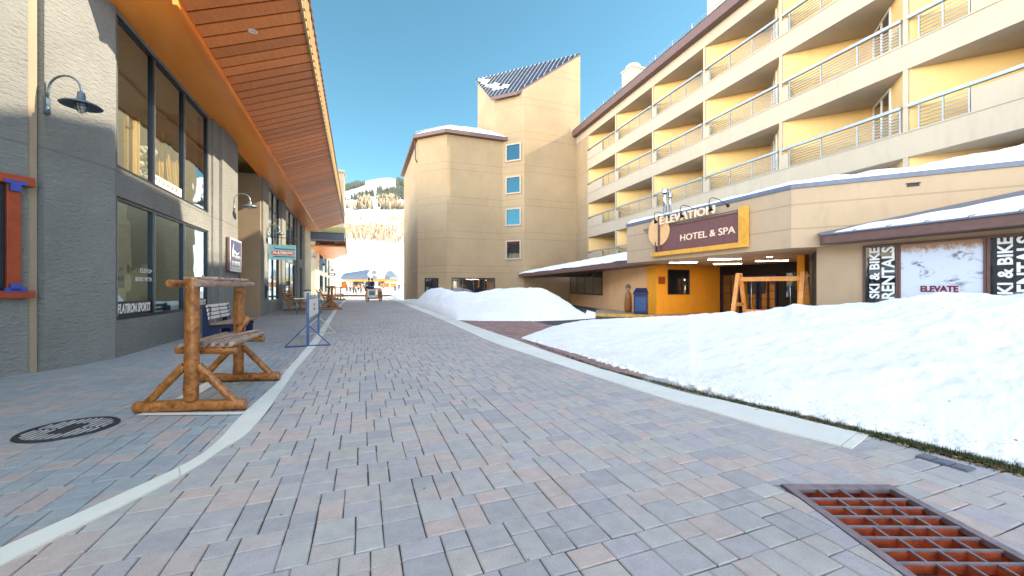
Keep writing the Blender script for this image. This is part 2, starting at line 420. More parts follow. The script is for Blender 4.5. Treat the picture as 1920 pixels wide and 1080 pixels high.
# ============================================================ SETTING: ground, paving, kerbs
GC = Vector((0.0, 0.0))
g_a = G(1480, 913); g_b = G(1668, 914)
gx = Vector((g_b.x-g_a.x, g_b.y-g_a.y)); GW = gx.length; gx.normalize(); gy = Vector((gx.y, -gx.x))   # gy: towards the camera
GL = 1.42
g0 = Vector((g_a.x, g_a.y))
hole = [g0-gx*.0-gy*.0, g0+gx*GW, g0+gx*GW+gy*GL, g0+gy*GL]
def inpoly(x, y, poly):
    c = False; j = len(poly)-1
    for i in range(len(poly)):
        xi, yi = poly[i][0], poly[i][1]; xj, yj = poly[j][0], poly[j][1]
        if (yi > y) != (yj > y) and x < (xj-xi)*(y-yi)/(yj-yi)+xi: c = not c
        j = i
    return c
def ring(x0, y0, x1, y1, z, hz):
    m = MB(); o = [(x0, y0), (x1, y0), (x1, y1), (x0, y1)]
    h = [hole[3], hole[2], hole[1], hole[0]]
    for k in range(4):
        l = (k+1) % 4
        m.poly([(*o[k], z), (*o[l], z), (h[l].x, h[l].y, z), (h[k].x, h[k].y, z)])
    return m
gd = ring(-3000, -3000, 3000, 60, -.04, 0)
gd.poly([(-3000, 60, -.04), (3000, 60, -.04), (3000, 120, -.04), (-3000, 120, -.04)])
gd.build('ground', M['snow_far'], kind='structure')
ring(-9, -7, 22, 62, -.014, 0).build('paving_bed', M['joint'], kind='structure')

LEFT_UP = [(-420, 1225), (-150, 1100), (0, 1030.8), (211, 935.7), (352, 868.9), (410, 826.7), (457, 775.6), (521, 717.6), (533, 700), (568, 660), (590, 633), (611, 603), (628, 580), (643, 565.5), (655, 554)]
LEFT_LO = [(-420, 1268), (-150, 1138), (0, 1062), (246, 941), (352, 886.5), (422, 840.7), (482, 795), (551, 700), (556, 692), (588, 655), (603, 633), (620, 603), (634, 580), (647, 565.5), (657.5, 554)]
R_L = [(712, 550), (724, 556), (758, 571), (802, 589), (828, 600), (875, 621), (922, 641.7), (1020, 675), (1212, 738), (1310, 766), (1422, 799), (1520, 823), (1597, 842.5)]
R_R = [(716, 548), (732, 555), (779, 572), (830, 591), (857, 600), (910, 619), (961, 636), (1060, 671), (1256, 730), (1355, 752), (1460, 777), (1550, 799), (1629, 817)]
def smooth_line(px):
    pts = [G(x, y) for x, y in px]; out = []
    for i in range(len(pts)-1):
        p0 = pts[max(i-1, 0)]; p1 = pts[i]; p2 = pts[i+1]; p3 = pts[min(i+2, len(pts)-1)]
        for k in range(6):
            t = k/6
            q = .5*((2*p1)+(p2-p0)*t+(2*p0-5*p1+4*p2-p3)*t*t+(3*p1-p0-3*p2+p3)*t**3)
            out.append(q)
    out.append(pts[-1]); return out
lu, ll_, rl, rr = map(smooth_line, (LEFT_UP, LEFT_LO, R_L, R_R))
def band(a, b, z, name, seg=None):
    m = MB(); acc = 0; last = 0; n = len(a)
    runs = []; start = 0
    for k in range(1, n):
        acc += (a[k]-a[k-1]).length
        if acc > seg or k == n-1: runs.append((start, k)); start = k; acc = 0
    for (s0, s1) in runs:
        A = [v.copy() for v in a[s0:s1+1]]; B = [v.copy() for v in b[s0:s1+1]]
        if (A[0]-A[1]).length > .02:
            A[0] = A[0].lerp(A[1], min(.4, .006/(A[0]-A[1]).length)); B[0] = B[0].lerp(B[1], min(.4, .006/(B[0]-B[1]).length))
        for k in range(len(A)-1):
            zz = Vector((0, 0, z)); d = Vector((0, 0, -.03))
            m.poly([A[k]+zz, B[k]+zz, B[k+1]+zz, A[k+1]+zz])
            m.poly([B[k]+zz, B[k]+d, B[k+1]+d, B[k+1]+zz]); m.poly([A[k+1]+zz, A[k+1]+d, A[k]+d, A[k]+zz])
        m.poly([A[0]+zz, A[0]+d, B[0]+d, B[0]+zz]); m.poly([B[-1]+zz, B[-1]+d, A[-1]+d, A[-1]+zz])
    return m.build(name, M['concrete'], kind='structure')
band(lu, ll_, .012, 'pavement_edge_band', 1.6)
band(rl, rr, .014, 'kerb_band', 2.2)

left_poly = [(v.x, v.y) for v in lu]+[(-2.6, 60), (-9, 60), (-9, -7)]
bandL = [(v.x, v.y) for v in lu]+[(v.x, v.y) for v in reversed(ll_)]
bandR = [(v.x, v.y) for v in rl]+[(v.x, v.y) for v in reversed(rr)]
red_poly = [(v.x, v.y) for v in rr if v.y < 26 and v.y > 5]+[(20, 8), (20, 30), (rr[9].x, 26)]
mW = MB(); mS = MB(); mR = MB()
def paver(m, x0, y0, x1, y1):
    g = .0034; c = .0065
    x0 += g; y0 += g; x1 -= g; y1 -= g
    h = random.uniform(-.0015, .0015); sx = random.uniform(-.004, .004); sy = random.uniform(-.004, .004)
    cx, cy = (x0+x1)/2, (y0+y1)/2
    j = lambda: random.uniform(-.003, .003)
    Z = lambda x, y, z: z+h+(x-cx)*sx+(y-cy)*sy
    if y0 > 24:
        m.poly([(x0, y0, 0), (x1, y0, 0), (x1, y1, 0), (x0, y1, 0)]); return
    o = [(x0+j(), y0+j()), (x1+j(), y0+j()), (x1+j(), y1+j()), (x0+j(), y1+j())]
    n = [(o[0][0]+c, o[0][1]+c), (o[1][0]-c, o[1][1]+c), (o[2][0]-c, o[2][1]-c), (o[3][0]+c, o[3][1]-c)]
    i = len(m.v)
    m.v += [Vector((x, y, Z(x, y, -.012))) for x, y in o]+[Vector((x, y, Z(x, y, -.0065))) for x, y in o]+[Vector((x, y, Z(x, y, 0))) for x, y in n]
    for k in range(4):
        l = (k+1) % 4
        m.f.append((i+k, i+l, i+4+l, i+4+k)); m.f.append((i+4+k, i+4+l, i+8+l, i+8+k)); m.sm += [False]*2
    m.f.append((i+8, i+9, i+10, i+11)); m.sm.append(False)
def lay(x0, y0, nx, ny, mod, ok, seed):
    """double courses: every column is a short stone over a long one or the reverse, no slivers"""
    rnd = random.Random(seed); j = 0
    while j < ny:
        i = -rnd.randint(0, 2); prev = 0; full = rnd.random() < .5
        while i < nx:
            wd = rnd.choice((2, 3, 2, 3, 3)); 
            parts = rnd.choice(((2, 3), (3, 2))); jj = j
            for h_ in parts:
                X, Y = x0+i*mod, y0+jj*mod; t = ok(X+wd*mod/2, Y+h_*mod/2)
                if t is not None:
                    if Y < 4 and X > 1.5: cutpaver(t, X, Y, X+wd*mod, Y+h_*mod)
                    else: paver(t, X, Y, X+wd*mod, Y+h_*mod)
                jj += h_
            i += wd
        j += 5
def cutpaver(m, x0, y0, x1, y1):
    """stones that meet the drain frame are sawn along it"""
    E = .040; loc = lambda x, y: ((Vector((x, y))-g0).dot(gx), (Vector((x, y))-g0).dot(gy))
    c = [loc(*p) for p in ((x0, y0), (x1, y0), (x1, y1), (x0, y1))]
    if max(p[0] for p in c) < -E or min(p[0] for p in c) > GW+E or max(p[1] for p in c) < -E or min(p[1] for p in c) > GL+E: return paver(m, x0, y0, x1, y1)
    best = None; ba = 0
    for ax_, lim, sg in ((0, -E, -1), (0, GW+E, 1), (1, -E, -1), (1, GL+E, 1)):
        out = []
        for k in range(4):
            p, q = c[k], c[(k+1) % 4]; dp_, dq = (p[ax_]-lim)*sg, (q[ax_]-lim)*sg
            if dp_ >= 0: out.append(p)
            if (dp_ > 0) != (dq > 0): t = dp_/(dp_-dq); out.append((lerp(p[0], q[0], t), lerp(p[1], q[1], t)))
        if len(out) > 2:
            ar = abs(sum(out[k][0]*out[(k+1) % len(out)][1]-out[(k+1) % len(out)][0]*out[k][1] for k in range(len(out))))/2
            if ar > ba: ba = ar; best = out
    if best is None or ba < .0012: return
    ct_ = Vector((sum(p[0] for p in best)/len(best), sum(p[1] for p in best)/len(best)))
    top = []; 
    for p in best:
        v = Vector(p); v = v+(ct_-v).normalized()*.005; w_ = g0+gx*v.x+gy*v.y; top.append(Vector((w_.x, w_.y, 0)))
    if (top[1]-top[0]).cross(top[2]-top[1]).z < 0: top = top[::-1]
    n = len(top); i = len(m.v); m.v += top+[v+(v-sum(top, Vector())/n).normalized()*.004-Vector((0, 0, .007)) for v in top]
    m.f.append(tuple(range(i, i+n))); m.sm.append(False)
    for k in range(n): l = (k+1) % n; m.f.append((i+l, i+k, i+n+k, i+n+l)); m.sm.append(False)
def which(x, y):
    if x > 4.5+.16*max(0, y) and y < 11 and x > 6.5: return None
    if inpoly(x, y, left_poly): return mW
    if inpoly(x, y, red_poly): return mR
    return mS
lay(-7.0, -4.0, 176, 404, .0800, which, 3)          # near part, to y = 28
lay(-7.0, 28.375, 105, 170, .18, which, 5)
mW.build('pavement', M['paver_walk'], kind='structure'); mS.build('street_paving', M['paver'], kind='structure'); mR.build('entrance_paving', M['paver_red'], kind='structure')

# ------------------------------------------------------------ storm drain grate
dr = thing('storm_drain', 'rusty rectangular iron storm drain grate set in the grey pavers', 'drain', (g0.x, g0.y, 0))
fx = Matrix(((gx.x, gy.x, 0, g0.x), (gx.y, gy.y, 0, g0.y), (0, 0, -1, 0), (0, 0, 0, 1)))   # local x across, y towards camera, z down
pit = MB()
for a, b in (((0, 0), (GW, 0)), ((GW, 0), (GW, GL)), ((GW, GL), (0, GL)), ((0, GL), (0, 0))):
    pit.poly([fx@Vector((a[0], a[1], .0)), fx@Vector((b[0], b[1], .0)), fx@Vector((b[0], b[1], .6)), fx@Vector((a[0], a[1], .6))])
pit.poly([fx@Vector(q) for q in ((0, 0, .58), (GW, 0, .58), (GW, GL, .58), (0, GL, .58))])
pit.build('pit', M['rust'], dr)
cl_ = MB(); co = [(-.05, -.05), (GW+.05, -.05), (GW+.05, GL+.05), (-.05, GL+.05)]; ce = [(-.14, -.14), (GW+.14, -.14), (GW+.14, GL+.14), (-.14, GL+.14)]
for k in range(4):
    l = (k+1) % 4; cl_.poly([fx@Vector((*co[k], .010)), fx@Vector((*co[l], .010)), fx@Vector((*ce[l], .010)), fx@Vector((*ce[k], .010))])
cl_.build('mortar_collar', M['mortar'], dr)
fr = MB()
for a, b in (((-.035, -.035), (GW+.035, .03)), ((-.035, GL-.03), (GW+.035, GL+.035)), ((-.035, .03), (.022, GL-.03)), ((GW-.022, .03), (GW+.035, GL-.03))):
    fr.box((a[0], a[1], -.006), (b[0], b[1], .03), fx)
fr.build('grate_frame', M['grate'], dr)
br = MB(); nr = 12; wb_ = MB(); b3 = MB()
for k in range(1, nr):
    y = .05+(GL-.1)*k/nr; br.box((.02, y-.008, -.002), (GW-.02, y+.008, .010), fx); wb_.box((.04, y-.006, .0105), (GW-.04, y+.006, .06), fx)
for r in range(nr):
    ya = (.05+(GL-.1)*r/nr+.008) if r else .03; yb = (.05+(GL-.1)*(r+1)/nr-.008) if r < nr-1 else GL-.03
    for k in range(1, 4):
        x = .045+(GW-.09)*(k+(.12 if r % 2 else -.12))/4
        br.box((x-.007, ya-.001, -.0015), (x+.007, yb+.001, .010), fx); wb_.box((x-.0055, ya-.002, .0105), (x+.0055, yb+.002, .06), fx)
    for k in range(4):
        x0_ = .055+(GW-.09)*k/4; wb_.poly([fx@Vector((x0_+.03, yb, .03)), fx@Vector((x0_+.13, yb, .03)), fx@Vector((x0_+.16, ya+.01, .12)), fx@Vector((x0_+.02, ya+.01, .12))])
br.build('grate_bars', M['grate'], dr); wb_.build('rusty_webs', M['rust'], dr)

# manhole
mc = G(130, 805); mh = thing('manhole_cover', 'round slotted iron manhole cover in the pavement by the log swing', 'manhole cover', (mc.x, mc.y, 0))
m = MB(); m.lathe([(.39, -.01), (.38, .002), (.345, .003), (.345, -.008), (0.0, -.008)], (mc.x, mc.y, .014), 48); m.build('lid', M['lid'], mh)
m = MB()
for k in range(-6, 7):
    x = k*.058; h = sqrt(max(0, .33**2-x*x)) if abs(x) < .33 else 0
    if h < .05: continue
    for a, b in ((-h, -.02), (.02, h)):
        if k in (-1, 0, 1): a, b = (a, a+.16) if a < 0 else (b-.16, b)
        M4 = Matrix.Translation((mc.x, mc.y, .0075))@Matrix.Rotation(radians(-12), 4, 'Z')
        m.box((x-.011, a, -.002), (x+.011, b, .0065), M4)
m.build('raised_bars', M['lidlight'], mh)
# water meter plates
for k, (x, lab) in enumerate(((1738, 'left'), (1772, 'middle'), (1806, 'right'))):
    q = G(1738, 859).lerp(G(1806, 879), k/2); e_1 = G(1806, 879)-G(1738, 859); ang = atan2(e_1.y, e_1.x)
    m = MB(); M4 = Matrix.Translation((q.x, q.y, 0))@Matrix.Rotation(ang, 4, 'Z')
    HWd = e_1.length/4-.006; m.box((-HWd, -.07, .003), (HWd, .07, .016), M4)
    m.box((-HWd+.015, -.055, .0161), (HWd-.015, .055, .0185), M4)
    o = m.build('utility_plate', M['bluemetal' if 0 else 'trim_blue'], origin=(q.x, q.y, 0))
    tag(o, '%s of the three blue-grey utility plates beside the snow edge' % lab, 'utility plate', 'utility plates beside the snow')

# ============================================================ SNOW BANKS
def bank(name, cols, front, crest, cd_, back, rough, label, seed=0, nt_=34, lump=.10):
    """cols: picture columns; front/crest: row in the picture; cd_: crest distance; a real height field on the ground"""
    m = MB(); g = []
    for px in cols:
        fp = G(px, interp(front, px)); d1 = interp(cd_, px); zt = max(.03, EYE-(interp(crest, px)-540)/F*d1)
        W_ = 70 if px > 1100 else 18; zm = sum(max(.03, EYE-(interp(crest, px+o)-540)/F*interp(cd_, px+o)) for o in (-W_, -W_*.66, -W_*.33, 0, W_*.33, W_*.66, W_))/7
        cp = P(px, 540, d1); bp = P(px, 540, d1+interp(back, px)); row = []
        for j in range(nt_+1):
            t = j/nt_; bl = min(1, max(0, (t-.5)/.3)); bl = bl*bl*(3-2*bl); zc = zm+(zt-zm)*bl
            if t < .8:
                q = t/.8; x = lerp(fp.x, cp.x, q); y = lerp(fp.y, cp.y, q); z = zc*(.16*(1-(1-min(1, q*5))**2)+.84*(.6*q+.4*q*q*(3-2*q)) if zc > .5 else 1-(1-q)**2.2)
                pass
            else:
                q = (t-.8)/.2; x = lerp(cp.x, bp.x, q); y = lerp(cp.y, bp.y, q); z = zc*(1-q*q)
            e = min(1, t*7, (1-t)*6)
            nz = noise.fractal(Vector((x*.9+seed, y*.9, 0)), 1.0, 2.1, 5)
            n2 = noise.fractal(Vector((x*4+seed, y*4, 3)), 1.0, 2.1, 4)
            edge = 1-min(1, t*9)
            sh = edge*.07*noise.noise(Vector((px*.02, seed, 0)))+edge*.012*noise.noise(Vector((px*.11, seed, 5)))
            row.append(Vector((x+sh*.6, y+sh, -.03 if t == 0 or t == 1 else max(.0, z*(1+rough*nz)+e*lump*(nz*.6+n2*.35+.35*abs(noise.noise(Vector((x*2.1+seed, y*2.1, 7))))+(.14*abs(noise.noise(Vector((x*9, y*9, 2)))) if d1 < 20 else 0)-.55*t)*min(1, zc*2+.2)))))
        g.append(row)
    i = len(m.v)
    for r in g: m.v += r
    for a in range(len(g)-1):
        for b in range(nt_):
            k = a*(nt_+1)+b; m.f.append((k, k+nt_+1, k+nt_+2, k+1)); m.sm.append(True)
    o = m.build(name, M['snow'], origin=(0, 0, 0))
    return tag(o, label, 'snow bank')
c1 = [723+i*3.2 for i in range(124)]
b1 = bank('snow_bank', c1, [(723, 553), (755, 563), (775, 571.5), (830, 592), (857, 600.5), (900, 602), (1000, 602), (1060, 600), (1090, 598), (1120, 596)],
     [(723, 552), (735, 548), (752, 550), (762, 544), (775, 540), (786, 545), (800, 543), (815, 539), (832, 540), (850, 545), (890, 549), (912, 545), (930, 541), (960, 540), (985, 538.5), (1010, 538), (1022, 541), (1040, 551), (1060, 563), (1080, 577), (1100, 590), (1120, 594)],
     [(723, 95), (755, 56), (775, 44), (800, 35), (850, 28.5), (1010, 24.5), (1050, 23.5), (1090, 21.5), (1120, 21)],
     [(723, 6), (1000, 5), (1050, 3), (1120, 1.2)], .05, 'tall white ploughed snow bank in front of the beige tower', 3, lump=.07)
c2 = [978+i*4.2 for i in range(372)]
b2_ = bank('snow_bank', c2, [(978, 634.5), (1019, 647), (1080, 664), (1144, 685), (1256, 716), (1375, 747), (1434, 765), (1500, 779), (1560, 793), (1629, 811), (1717, 829), (1920, 881), (2200, 965), (2540, 1060)],
     [(978, 633), (1000, 624), (1040, 611), (1075, 603), (1110, 599.5), (1180, 596), (1250, 592.5), (1330, 588), (1346, 587), (1358, 585), (1374, 581), (1386, 587), (1400, 584), (1430, 584), (1470, 578), (1486, 570), (1500, 569), (1520, 571), (1545, 568), (1600, 564), (1640, 563), (1680, 560), (1750, 553), (1800, 549), (1860, 546), (1920, 544), (2200, 540), (2540, 535)],
     [(978, 11.75), (1000, 12.4), (1040, 13.8), (1110, 16.2), (1180, 16.8), (1250, 16.5), (1330, 14.0), (1400, 12.6), (1480, 11.4), (1540, 10.9), (1620, 9.9), (1750, 8.6), (1920, 7.2), (2200, 5.8), (2540, 4.6)],
     [(978, .25), (1040, .8), (1250, 1.6), (1400, 2.6), (1540, 1.3), (1700, 1.2), (2540, 1.0)], .05, 'broad white snow bank along the concrete kerb in front of the entrance', 11, nt_=110, lump=.075)

# loose clods of snow along the ploughed edge
cd2 = MB(); rnd = random.Random(9)
def clod(q, r):
    i = len(cd2.v); n = 7
    ringz = ((.0, .9), (.55, 1.0), (1.0, .6))
    for z, rr_ in ringz:
        for k in range(n):
            a = 2*pi*k/n; f = rr_*rnd.uniform(.75, 1.2); cd2.v.append(q+Vector((cos(a)*r*f, sin(a)*r*f, z*r*.8)))
    cd2.v.append(q+Vector((0, 0, r*.95)))
    for j in range(2):
        for k in range(n): l = (k+1) % n; cd2.f.append((i+j*n+k, i+j*n+l, i+(j+1)*n+l, i+(j+1)*n+k)); cd2.sm.append(True)
    for k in range(n): cd2.f.append((i+2*n+k, i+2*n+(k+1) % n, i+3*n)); cd2.sm.append(True)
fr_ = [(978, 634.5), (1019, 647), (1080, 664), (1144, 685), (1256, 716), (1375, 747), (1434, 765), (1500, 779), (1560, 793), (1629, 811), (1717, 829), (1920, 881), (2100, 935)]
for k in range(420):
    px = 985+rnd.random()**.8*1050; q = G(px, interp(fr_, px)-abs(rnd.gauss(0, 3.5))*(px/1250)**2); q.z = -.005; clod(q, rnd.uniform(.012, .05) if rnd.random() < .85 else rnd.uniform(.05, .085))
tag(cd2.build('snow_crumbs', M['snow']), 'loose crumbs of snow along the foot of the broad snow bank', 'snow crumbs', kind='stuff')

# ------------------------------------------------------------ grass and leaves along the snow edge
GRS = [(985, 639), (1019, 652), (1080, 675), (1125, 692), (1256, 725), (1340, 746), (1404, 761), (1500, 782), (1569, 800), (1629, 815), (1680, 828), (1717, 838), (1800, 858), (1920, 888), (2100, 938)]
gr = MB(); lf = MB(); rnd = random.Random(5)
for k in range(15000):
    t = rnd.random()**.8; px = 985+t*(2100-985); 
    dens = .6+.6*noise.noise(Vector((px*.035, 0, 0)))+(.35 if px > 1630 else 0)
    if rnd.random() > dens: continue
    q = G(px, interp(GRS, px)+rnd.gauss(-.6, 1.2)*(px/1250)**2.6)
    a = rnd.uniform(0, 2*pi); h = rnd.uniform(.015, .055); ww = rnd.uniform(.003, .006); lean = rnd.uniform(.0, .05)
    d = Vector((cos(a), sin(a), 0)); e = Vector((-d.y, d.x, 0))
    gr.poly([q-e*ww, q+e*ww, q+d*lean+Vector((0, 0, h))])
    if rnd.random() < .06 and px > 1200:
        q = q+Vector((rnd.uniform(-.05, .05), rnd.uniform(-.12, .05), .01)); s = rnd.uniform(.008, .026)
        r = [Vector((cos(a+i*1.25)*s*(1 if i % 2 else .6), sin(a+i*1.25)*s, rnd.uniform(0, .012))) for i in range(5)]
        lf.poly([q+v for v in r])
tag(gr.build('grass_edge', M['grass']), 'thin strip of green grass between the kerb and the snow', 'grass', kind='stuff')
tag(lf.build('leaf_litter', M['leaf']), 'dead brown leaves scattered along the snow edge', 'leaves', kind='stuff')

# ============================================================ MOUNTAIN
def terr_py(px, d):
    """screen row of the hillside surface at distance d (sets real heights)"""
    rid = interp([(-3000, 400), (-400, 380), (300, 372), (560, 372), (640, 352), (660, 348), (690, 338), (715, 333.5), (735, 333.5), (748, 339), (760, 343), (790, 346), (900, 380), (1300, 420), (4000, 470)], px)
    return interp([(70, 553), (90, 541), (130, 532), (200, 512), (330, 472), (480, 446), (650, 418), (800, 398), (1000, rid+44), (1250, rid+24), (1600, rid+6), (1900, rid)], d)
ds = [70, 80, 95, 115, 140, 175, 215, 260, 310, 370, 430, 490, 560, 640, 720, 810, 910, 1020, 1140, 1270, 1400, 1530, 1660, 1780, 1900, 2050, 2300]
cols = [-2600+i*70 for i in range(44)]+[500+i*8 for i in range(45)]+[880+i*90 for i in range(40)]
def hill(px, d):
    v = P(px, terr_py(px, min(d, 1900)), d); a = min(1, max(0, (d-300)/900))
    z = v.z
    if d > 1900: z = P(px, terr_py(px, 1900), 1900).z*(1-(d-1900)/900)
    q = P(px, 540, d); z += a*16*noise.fractal(Vector((q.x*.004, q.y*.004, 1)), 1.0, 2.0, 4)*(1 if d < 1500 else .3)
    return Vector((q.x, q.y, z))
m = MB()
for c in cols:
    for d in ds: m.v.append(hill(c, d))
nd = len(ds)
for a in range(len(cols)-1):
    for b in range(nd-1):
        k = a*nd+b; m.f.append((k, k+nd, k+nd+1, k+1)); m.sm.append(True)
m.build('snowy_mountain', M['snow_far'], kind='structure')
rnd = random.Random(21)
def twigs(m, q, h):
    for k in range(3):
        a = rnd.uniform(0, pi); w_ = h*rnd.uniform(.10, .2); e = Vector((cos(a), sin(a), 0))
        m.poly([q-e*h*.008, q+e*h*.008, q+e*w_+Vector((0, 0, h*rnd.uniform(.6, .85))), q+Vector((0, 0, h)), q-e*w_+Vector((0, 0, h*rnd.uniform(.55, .8)))])
def fir(m, q, h):
    n = 5; r = h*.17; z = .08; i = len(m.v)
    for k in range(4):
        a0 = rnd.uniform(0, 6); zz = h*(z+k*.23); rr_ = r*(1-k*.23)
        b = [q+Vector((cos(a0+j*2*pi/n)*rr_*rnd.uniform(.7, 1.2), sin(a0+j*2*pi/n)*rr_*rnd.uniform(.7, 1.2), zz)) for j in range(n)]
        top = q+Vector((0, 0, zz+h*.34 if k < 3 else h))
        for j in range(n): m.poly([b[j], b[(j+1) % n], top])
asp = MB(); con = MB()
def bands(px, d):
    out = 0
    return out
for k in range(15000):
    px = rnd.uniform(560, 900) if k % 8 else rnd.uniform(-300, 2200); d = rnd.uniform(420, 1300)
    q = hill(px, d); py = 540-(q.z-EYE)/d*F
    nn = noise.fractal(Vector((q.x*.012, q.y*.004, 4)), 1.0, 2.0, 4)
    lo = 452+.14*(px-650)*.6; 
    if lo-27+nn*14 < py < lo+nn*5 and rnd.random() < .62+nn: twigs(asp, q, rnd.uniform(7, 12))
    elif lo-50 < py <= lo-27 and rnd.random() < .07+nn*.2: twigs(asp, q, rnd.uniform(7, 11))
    elif 374 < py < 394 and nn > -.02 and not 694 < px-(py-380)*.3 < 708: 
        twigs(asp, q, rnd.uniform(12, 20))
        if rnd.random() < .3: fir(con, q, rnd.uniform(14, 24))
for k in range(9000):
    px = rnd.uniform(570, 860) if k % 6 else rnd.uniform(-300, 2200); d = rnd.uniform(850, 1850)
    q = hill(px, d); py = 540-(q.z-EYE)/d*F
    nn = noise.fractal(Vector((q.x*.0045+7, q.y*.003, 9)), 1.0, 2.0, 4)
    if py < 376 and ((nn > -.06 and px < 702 and py > 347) or (nn > -.35 and px >= 706 and (py > 345 or px > 744))): fir(con, q, rnd.uniform(13, 26))
for k in range(60):
    px = rnd.uniform(652, 672); q = hill(px, 1880); fir(con, q, rnd.uniform(10, 22))
tag(asp.build('aspen_woods', M['twig']), 'bare brown aspen woods on the snowy mountainside', 'woods', kind='stuff')
tag(con.build('conifer_woods', M['conifer']), 'dark conifer woods near the mountain top', 'woods', kind='stuff')
# ============================================================ HOTEL
HF = Pl((17.3, 12.14), (.0559, .9984)); BAY = 4.42
hotel = thing('hotel_building', 'large cream stucco hotel with stacked balconies, tall angular tower and entrance canopy', 'hotel', (17.3, 12.14, 0))
def wmat(pl): return Matrix(((pl.t.x, -pl.t.y, 0, pl.p.x), (pl.t.y, pl.t.x, 0, pl.p.y), (0, 0, 1, 0), (0, 0, 0, 1)))   # (along, outward, up)
HM = wmat(HF)
def window(parent, pl, s0, s1, z0, z1, off=0.0, n=1, fm='frame', gm='glass_dark', fw=.06, dp=.06, rows=1, name='window', mw=.05, base=None):
    Mx = wmat(pl); m = MB()
    m.box((s0, off, z0), (s1, off+dp, z0+fw), Mx); m.box((s0, off, z1-fw), (s1, off+dp, z1), Mx)
    m.box((s0, off, z0+fw), (s0+fw, off+dp, z1-fw), Mx); m.box((s1-fw, off, z0+fw), (s1, off+dp, z1-fw), Mx)
    for k in range(1, n):
        x = lerp(s0, s1, k/n) if not isinstance(n, list) else 0
        m.box((x-mw/2, off+.002, z0+fw), (x+mw/2, off+dp-.003, z1-fw), Mx)
    for k in range(1, rows):
        z = lerp(z0, z1, k/rows); m.box((s0+fw, off+.004, z-.015), (s1-fw, off+dp-.006, z+.015), Mx)
    o = m.build(name, M[fm], parent)
    g = MB(); q = off+dp*.35
    g.poly([Mx@Vector(v) for v in ((s1-fw, q, z0+fw), (s0+fw, q, z0+fw), (s0+fw, q, z1-fw), (s1-fw, q, z1-fw))]); g.build('pane', M[gm], o)
    return o
# floors
for z0, z1 in ((2.9, 3.78), (5.88, 6.74), (8.83, 9.69), (11.78, 12.64)):
    m = MB(); m.box((-13.3, -3.4, z0), (17.68, 0, z1), HM); m.box((-13.3, 0, z1-.035), (17.68, .03, z1+.012), HM); m.build('floor_slab', M['stucco_plain'], hotel)
m = MB(); m.box((-34, -3.4, 14.73), (19.75, 0, 15.4), HM); m.box((-34, -26, 14.9), (19.7, -3.39, 15.38), HM); m.build('roof_slab', M['stucco_plain'], hotel)
m = MB(); m.box((17.68, -3, 0), (19.75, 0, 14.729), HM); m.box((-34, -5, 0), (-13.3, 0, 14.729), HM); m.box((-34, -26, 0), (-33, -5, 14.89), HM); m.box((-34, -26.5, 0), (19.7, -26, 15.3), HM); m.box((-13.29, -3.6, 0), (17.67, -3.4, 14.7), HM)
m.build('end_wall', M['stucco'], hotel)
for k in range(-3, 4):
    a0, a1 = k*BAY, (k+1)*BAY; h = BAY/2
    m = MB(); T = .06
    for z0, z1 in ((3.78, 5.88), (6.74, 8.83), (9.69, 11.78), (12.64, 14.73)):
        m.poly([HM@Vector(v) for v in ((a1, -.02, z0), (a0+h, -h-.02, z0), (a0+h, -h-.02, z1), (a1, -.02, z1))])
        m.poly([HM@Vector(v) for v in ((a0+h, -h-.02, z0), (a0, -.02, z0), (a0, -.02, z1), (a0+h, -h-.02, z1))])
    m.build('balcony_wall', M['stucco_recess_bounce'], hotel)
for k in range(-3, 5):
    m = MB()
    for z0, z1 in ((3.78, 5.88), (6.74, 8.83), (9.69, 11.78), (12.64, 14.73)): m.box((k*BAY-.07, -.35, z0), (k*BAY+.07, -.012, z1), HM)
    m.build('balcony_fin', M['stucco_plain'], hotel)
FL = (3.78, 6.74, 9.69, 12.64)
def railing(a0, a1, full=True):
    m = MB(); H = .84; e = .1
    m.box((a0+e, -.07, H-.05), (a1-e, .06, H+.05), HM)
    zs = [.05+i*.105 for i in range(7)]
    for z in zs: m.tube([HM@Vector((a0+e+.05, -.03, z)), HM@Vector((a1-e-.3, -.03, z))], .017, 5)
    for i in range(4):
        x = lerp(a0+e+.05, a1-e-.32, i/3); m.box((x-.022, -.052, 0.013), (x+.022, -.008, H-.05), HM)
    return m
def at_hotel(m, name, mat, s, z):
    o = m.build(name, mat, local=True); 
    return o
